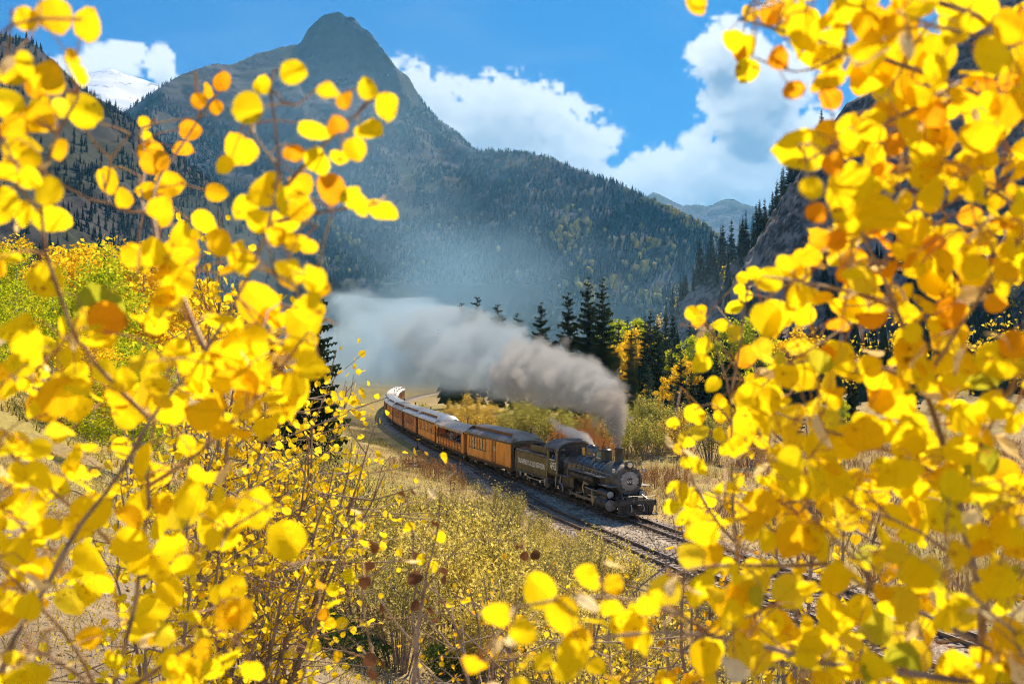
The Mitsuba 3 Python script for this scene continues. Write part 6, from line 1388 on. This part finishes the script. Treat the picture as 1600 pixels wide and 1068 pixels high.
for px, py, dd, c in [(586, 852, 22, 'F'), (577, 885, 20, 'F'), (570, 910, 22, 'F'), (645, 875, 26, 'P'), (648, 902, 24, 'F'), (660, 873, 18, 'A'), (675, 885, 22, 'A'), (688, 838, 20, 'A'), (640, 825, 20, 'A'), (566, 845, 22, 'A'), (560, 820, 20, 'A'), (555, 800, 18, 'P'), (545, 900, 24, 'A'), (555, 905, 24, 'B'), (520, 922, 20, 'A'), (520, 940, 26, 'A'), (505, 960, 20, 'E'), (515, 972, 18, 'B'), (513, 978, 24, 'A'), (532, 972, 22, 'A'), (490, 1010, 24, 'A'), (528, 1025, 18, 'B'), (578, 1030, 22, 'F'), (597, 1032, 20, 'F'), (582, 1052, 22, 'F'), (692, 940, 16, 'F'), (672, 955, 16, 'F'), (680, 967, 16, 'F'), (703, 943, 16, 'C'), (728, 938, 18, 'A'), (695, 905, 14, 'F'), (693, 893, 14, 'F'), (628, 770, 16, 'F'), (645, 766, 16, 'F'), (674, 772, 20, 'P'), (693, 715, 18, 'B'), (812, 856, 18, 'F'), (836, 866, 18, 'F'), (820, 868, 12, 'F'), (652, 870, 18, 'F'), (500, 915, 20, 'E'), (680, 818, 16, 'F'), (650, 945, 18, 'F'), (595, 950, 18, 'F')]:
    dead.leaf(px, py, dd, c, facing=gl.uniform(.5, 1.0), size=gl.uniform(.030, .036) * (1.0))
dead.finish()

# young aspens a few metres farther off: small leaves on many upright shoots
def hexleaves(P, size, rng):
    n = len(P)
    a = rng.normal(size=(n, 3)); a[:, 2] -= .3; a /= np.linalg.norm(a, axis=1, keepdims=True)
    b = rng.normal(size=(n, 3)); b -= a * (a * b).sum(1, keepdims=True); b /= np.linalg.norm(b, axis=1, keepdims=True); c = np.cross(a, b)
    s = (np.asarray(size) * rng.uniform(.7, 1.25, n))[:, None] / 2
    R = [(-.95, 0), (-.55, .78), (.25, .85), (1.12, 0), (.25, -.85), (-.55, -.78)]
    v = np.stack([P + s * (x * a + y * b + .22 * abs(y) * c) for x, y in R] , 1)
    k = np.arange(n)[:, None] * 6
    return v.reshape(-1, 3), np.vstack([k + [0, 1, 2], k + [0, 2, 3], k + [0, 3, 4], k + [0, 4, 5]])
leafy('mat_small_leaf', leaf_tex([(0.90, 0.56, 0.012), (0.97, 0.70, 0.015), (0.98, 0.77, 0.03), (0.90, 0.76, 0.03)], 0.045, .18), 1.0, rough=.42)
leafy('mat_small_leaf_orange', leaf_tex([(0.80, 0.36, 0.012), (0.90, 0.52, 0.012), (0.93, 0.66, 0.02)], 0.045, .18), 1.0, rough=.42)
def young_aspen(label, base, tips, Y, n, m, size=.04, spread=.13, seed=0):
    """base, tips: pixels at distance Y."""
    g = np.random.default_rng(seed); root = uniq('young_aspen'); tag(root, label, 'tree')
    b = pix(base[0], base[1], Y); b[2] = min(b[2], float(hillside(b[0], b[1])) - .05)
    S, P = [], []
    for px, py in tips:
        t = pix(px, py, Y + g.normal(0, .35)); q = np.linspace(0, 1, 14)[:, None]
        C = b + (t - b) * q + np.sin(q * np.pi) * np.array([0, 0, .18]) * np.linalg.norm((t - b)[:2]) + (meshkit.noise((b + (t - b) * q) * 4, seed)[:, None] - .5) * .15 * q
        C[:, :2] = b[:2] + (t - b)[:2] * (q ** 1.35) + (meshkit.noise(C * 3, seed + 1)[:, None] - .5) * .12 * q
        L = np.linalg.norm(t - b)
        S.append(tube(C, np.linspace(.0055 * L + .004, .003, 14), 5))
        for k in range(int(10 * L)):
            f = g.uniform(.3, 1); o = C[int(f * 13)]; e = o + g.normal(0, 1, 3) * [.24, .24, .16] + [0, 0, .12]
            S.append(tube([o, (o + e) / 2 + g.normal(0, .02, 3), e], [.004, .003, .0016], 4, caps=False)); P.append((o, e)); 
        P.append((C[9], C[13]))
    P = np.array(P); w = g.integers(len(P), size=n); u = g.random((n, 1)) ** .7
    put(root + '__stem', mikit.ply(cat(*S), 'mat_stem', smooth=True))
    put(root + '__leaves', mikit.ply(hexleaves(P[w, 0] * (1 - u) + P[w, 1] * u + g.normal(0, spread * .4, (n, 3)), size, g), m), kind='stuff')
young_aspen('small leaved yellow aspen with a pointed top behind the left foreground leaves', (340, 960), [(352, 330), (330, 420), (375, 430), (300, 480), (420, 500), (270, 540)], 5.0, 1300, 'mat_small_leaf', .042, .16, 1)
young_aspen('small leaved yellow aspen spreading right to the meadow left of the train', (400, 980), [(460, 500), (520, 560), (548, 600), (430, 560), (500, 640), (560, 690), (380, 600), (596, 650)], 5.6, 1500, 'mat_small_leaf', .042, .16, 2)
young_aspen('low small leaved yellow aspen at the left edge of the willow thicket', (380, 1010), [(560, 760), (520, 720), (480, 700), (590, 740), (440, 720), (400, 690)], 5.2, 480, 'mat_small_leaf', .042, .16, 3)
young_aspen('small leaved aspen low on the slope at the left behind the blurred leaves', (260, 1040), [(200, 700), (260, 640), (170, 760), (320, 690), (360, 760)], 4.4, 1000, 'mat_small_leaf', .042, .15, 4)
young_aspen('small golden aspen shrub at the bottom left of the centre', (330, 1080), [(420, 860), (390, 900), (350, 860), (300, 900), (440, 900)], 5.0, 170, 'mat_small_leaf', .036, .14, 5)
young_aspen('small orange yellow aspen shrub at the bottom centre', (770, 1120), [(735, 930), (760, 900), (790, 940), (720, 980), (810, 960)], 4.6, 300, 'mat_small_leaf_orange', .024, .10, 6)
young_aspen('small yellow aspen shrub at the bottom right of the centre', (930, 1120), [(900, 950), (960, 930), (1000, 960), (870, 980), (1040, 990), (930, 900)], 4.8, 640, 'mat_small_leaf', .026, .12, 7)
young_aspen('small orange leaved aspen shoots in front of the rails right of the locomotive', (1090, 1090), [(1060, 790), (1085, 800), (1045, 860), (1110, 830), (1075, 760), (1130, 870)], 4.2, 330, 'mat_small_leaf_orange', .032, .12, 8)
young_aspen('small leaved aspen deep inside the right hand foliage', (1260, 1090), [(1200, 700), (1260, 660), (1150, 800), (1320, 720), (1230, 600), (1380, 760)], 3.8, 560, 'mat_small_leaf', .040, .15, 9)
# ---------------------------------------------------------------- smoke and steam
def volume(name, lo, hi, res, fn, scale, albedo, label, g=0.0, top_near=None):
    lo, hi = np.array(lo, float), np.array(hi, float); n = np.maximum(np.round((hi - lo) / res).astype(int), 2)
    ax = [np.linspace(lo[k], hi[k], n[k]) for k in range(3)]
    mk = 'medium_' + name.replace('__', '_')
    Z, Y, X = np.meshgrid(ax[2], ax[1], ax[0], indexing='ij')
    D = np.clip(fn(X, Y, Z), 0, None).astype(np.float32)
    for s in ((0,), (-1,)): D[s[0]] = 0; D[:, s[0]] = 0; D[:, :, s[0]] = 0
    print(name, D.shape, 'max', D.max())
    M = T().translate(lo.tolist()).scale((hi - lo).tolist())
    scene[mk] = {'type': 'heterogeneous', 'albedo': rgb(albedo), 'scale': float(scale), 'phase': {'type': 'hg', 'g': g},
                               'sigma_t': {'type': 'gridvolume', 'grid': mi.VolumeGrid(D[..., None]), 'to_world': M}}
    # the closed skin of the volume: the block it fills, its top sloping where a smaller height at the near end is given
    zn = hi[2] if top_near is None else top_near
    V = np.array([[X_, Y_, Z_] for Z_ in (0, 1) for Y_ in (lo[1], hi[1]) for X_ in (lo[0], hi[0])], float)
    V[:4, 2] = lo[2]; V[4:6, 2] = zn; V[6:, 2] = hi[2]
    skin = mikit.ply((V, np.array([[0, 2, 3], [0, 3, 1], [4, 5, 7], [4, 7, 6], [0, 1, 5], [0, 5, 4], [2, 6, 7], [2, 7, 3], [0, 4, 6], [0, 6, 2], [1, 3, 7], [1, 7, 5]])))
    put(name, {**skin, 'bsdf': {'type': 'null'}, 'interior': {'type': 'ref', 'id': mk}, 'exterior': {'type': 'ref', 'id': 'haze_air'}}, **({'kind': 'stuff', 'label': label, 'cat': 'smoke'} if label else {}))

STACK = (M_ENG @ np.array([-1.45, 0, BC + .76 + .9, 1]))[:3]
def plume_axis():
    """Centre line and radius of the plume, trailing back along the train and slowly rising."""
    pts = [(966, 700, 0, .20), (963, 670, .6, .50), (956, 643, 2.0, .85), (946, 622, 4, 1.05), (928, 611, 7, 1.3), (902, 602, 11, 1.6), (870, 594, 17, 1.95), (835, 585, 24, 2.4), (795, 577, 33, 2.95), (755, 570, 44, 3.6), (715, 564, 57, 4.4), (670, 557, 75, 5.6), (625, 553, 98, 7.4), (585, 553, 125, 9.8), (550, 556, 155, 12)]
    return np.array([pix(a, b, STACK[1] + k).tolist() + [r] for a, b, k, r in pts])
PA = plume_axis()
def axis_dist(X, Y, Z, A):
    """Distance to the axis in radii, and position along it."""
    best = np.full(X.shape, 9.0, np.float32); tt = np.zeros(X.shape, np.float32)
    for i, (a, b) in enumerate(zip(A[:-1], A[1:])):
        ab = b[:3] - a[:3]; L2 = ab @ ab
        t = np.clip(((X - a[0]) * ab[0] + (Y - a[1]) * ab[1] + (Z - a[2]) * ab[2]) / L2, 0, 1)
        r = a[3] + t * (b[3] - a[3])
        d = np.sqrt((X - a[0] - t * ab[0]) ** 2 + (Y - a[1] - t * ab[1]) ** 2 + (Z - a[2] - t * ab[2]) ** 2) / r
        m = d < best; best = np.where(m, d, best); tt = np.where(m, i + t, tt)
    return best, tt
def billow(X, Y, Z, s, seed, octv=4):
    P = np.stack([X, Y, Z], -1) / s
    return 1 - np.abs(meshkit.fbm(P, octv, seed) - .5) * 4
ST = (M_ENG @ np.array([-7.3, .5, 3.6, 1]))[:3]
SA = np.array([[ST[0] + .15, ST[1], ST[2] - .1, .16], [ST[0] - .15, ST[1] + 1, ST[2] + .22, .36], [ST[0] - .9, ST[1] + 2.2, ST[2] + .35, .40], [ST[0] - 1.7, ST[1] + 3.4, ST[2] + .75, .36], [ST[0] - 2.4, ST[1] + 4.2, ST[2] + 1.3, .22]])
def steam(X, Y, Z):
    d, t = axis_dist(X, Y, Z, SA)
    w = meshkit.fbm(np.stack([X, Y, Z], -1) / .42, 4, 6) - .5
    return np.clip((1.0 - d - 1.5 * w) / .3, 0, 1) * np.interp(t, [0, 1, 3, 4], [1, 1, .6, .3])
def near_plume(X, Y, Z):
    d, t = axis_dist(X, Y, Z, PA)
    r = np.interp(t, np.arange(len(PA)), PA[:, 3])
    w = meshkit.fbm(np.stack([X, Y, Z], -1) / (r * .85 + .25)[..., None], 4, 3) - .5
    w2 = meshkit.fbm(np.stack([X, Y, Z], -1) / (r * .34 + .2)[..., None], 3, 23) - .5
    q = d + (2.3 * w + 1.0 * w2) * np.clip(t / 1.2, .22, 1) - .20 * billow(X, Y, Z, 1.3, 11, 4) * np.clip(t, .2, 1)
    return np.clip((1.0 - q) / .38, 0, 1) * np.interp(t, [0, .6, 1.2, 3, 6, 9], [1.6, 1.25, 1.0, .62, .34, .24])
def far_plume(X, Y, Z):
    d, t = axis_dist(X, Y, Z, PA)
    r = np.interp(t, np.arange(len(PA)), PA[:, 3])
    w = meshkit.fbm(np.stack([X, Y, Z], -1) / (r * .8 + .3)[..., None], 4, 3) - .5
    w2 = meshkit.fbm(np.stack([X, Y, Z], -1) / (r * .34 + .2)[..., None], 3, 23) - .5
    q = d + np.interp(t, [6, 9, 12], [2.3, 2.8, 3.4]) * w + 1.1 * w2 - .22 * billow(X, Y, Z, 4.2, 12, 4)
    over = np.clip((Z - 5.0) / 3.0, 0, 1) + np.clip((np.interp(Y, _pp[:, 1], _pp[:, 0]) - 6 - X) / 8, 0, 1)      # the plume has lifted clear of the coach roofs
    return np.clip((1.0 - q) / .55, 0, 1) * np.interp(t, [5, 7, 9, 11, 12.5, 14], [.75, .62, .46, .32, .15, .045]) * np.clip(1 - (t - 12.6) / 1.4, 0, 1) * np.clip(over, 0, 1)
def veil(X, Y, Z):
    P = np.stack([X, Y, Z], -1)
    w = meshkit.fbm(P * [1 / 34, 1 / 60, 1 / 27] + meshkit.fbm(P / 45, 3, 4)[..., None] * 1.3, 5, 30)
    u = X / 330.0
    low = 1.4 * np.exp(-np.clip(Z - 4, 0, None) / 30) * np.exp(-((u + .13) / .16) ** 2)
    # an older drift of smoke leaning up and to the left over the slope
    zc = 62 - 130 * (u + .12); up = np.exp(-((Z - np.clip(zc, 20, 100)) / 40) ** 2) * np.exp(-((u + .06) / .20) ** 2) * .42
    edge = np.clip((Y - 230) / 30, 0, 1) * np.clip((430 - Y) / 60, 0, 1) * np.clip((150 - Z) / 50, 0, 1) * np.clip((X + 130) / 30, 0, 1) * np.clip((110 - X) / 40, 0, 1) * np.clip((Z + 2) / 4, 0, 1)
    return (np.clip((w - .40) * 3.6, 0, 1) * low + np.clip((w - .46) * 4.5, 0, 1) * up) * edge
YS = float(STACK[1]) + 28.0
x0n, x1n = float(pix(790, 560, YS)[0]) - 5, float(STACK[0]) + 2.6
YA = float(STACK[1]) + 3.0
tag('smoke_plume', 'dense grey brown smoke billowing from the locomotive stack', 'smoke', kind='stuff')
volume('smoke_plume__001', (STACK[0] - 3.2, STACK[1] - 2.0, STACK[2] - .25), (STACK[0] + 2.2, YA - .03, 9.8), .09, near_plume, 2.1, (0.50, 0.49, 0.49), '', .1)
volume('smoke_plume__002', (-4.5, YA, 5.3), (STACK[0] + 1.6, YS - .05, 12.2), .16, near_plume, 2.1, (0.51, 0.545, 0.59), '', .1)
volume('steam', (ST[0] - 3.2, ST[1] - .5, ST[2] - .35), (ST[0] + .7, ST[1] + 5.2, 5.25), .07, steam, 3.2, (0.97, 0.97, 0.97), 'small puffs of white steam above the cab roof', .1)
tag('smoke_trail', 'paler blue grey smoke trailing back over the coaches', 'smoke', kind='stuff')
volume('smoke_trail__001', (-22, YS, 4.2), (6.5, 131.95, 16.5), .45, far_plume, 0.66, (0.46, 0.58, 0.70), '', .1, top_near=13.0)
volume('smoke_trail__002', (-62, 132, -.4), (6.0, 228, 27), .8, far_plume, 0.55, (0.45, 0.64, 0.82), '', .1, top_near=16.3)
volume('smoke_veil', (-130, 229, -1), (110, 430, 150), 3.0, veil, .0075, (0.36, 0.66, 0.96), 'thin blue smoke hanging over the bend in front of the mountain', .1)
# ---------------------------------------------------------------- air
scene['haze_air'] = {'type': 'homogeneous', 'albedo': rgb((0.14, 0.50, 0.97)), 'sigma_t': 0.000085, 'phase': {'type': 'hg', 'g': 0.2}}
put('haze', {'type': 'cube', 'to_world': T().translate([0, 4400, 900]).scale([9600, 8200, 1000]), 'bsdf': {'type': 'null'}, 'interior': {'type': 'ref', 'id': 'haze_air'}}, kind='stuff', label='thin blue mountain haze filling the valley', cat='haze')
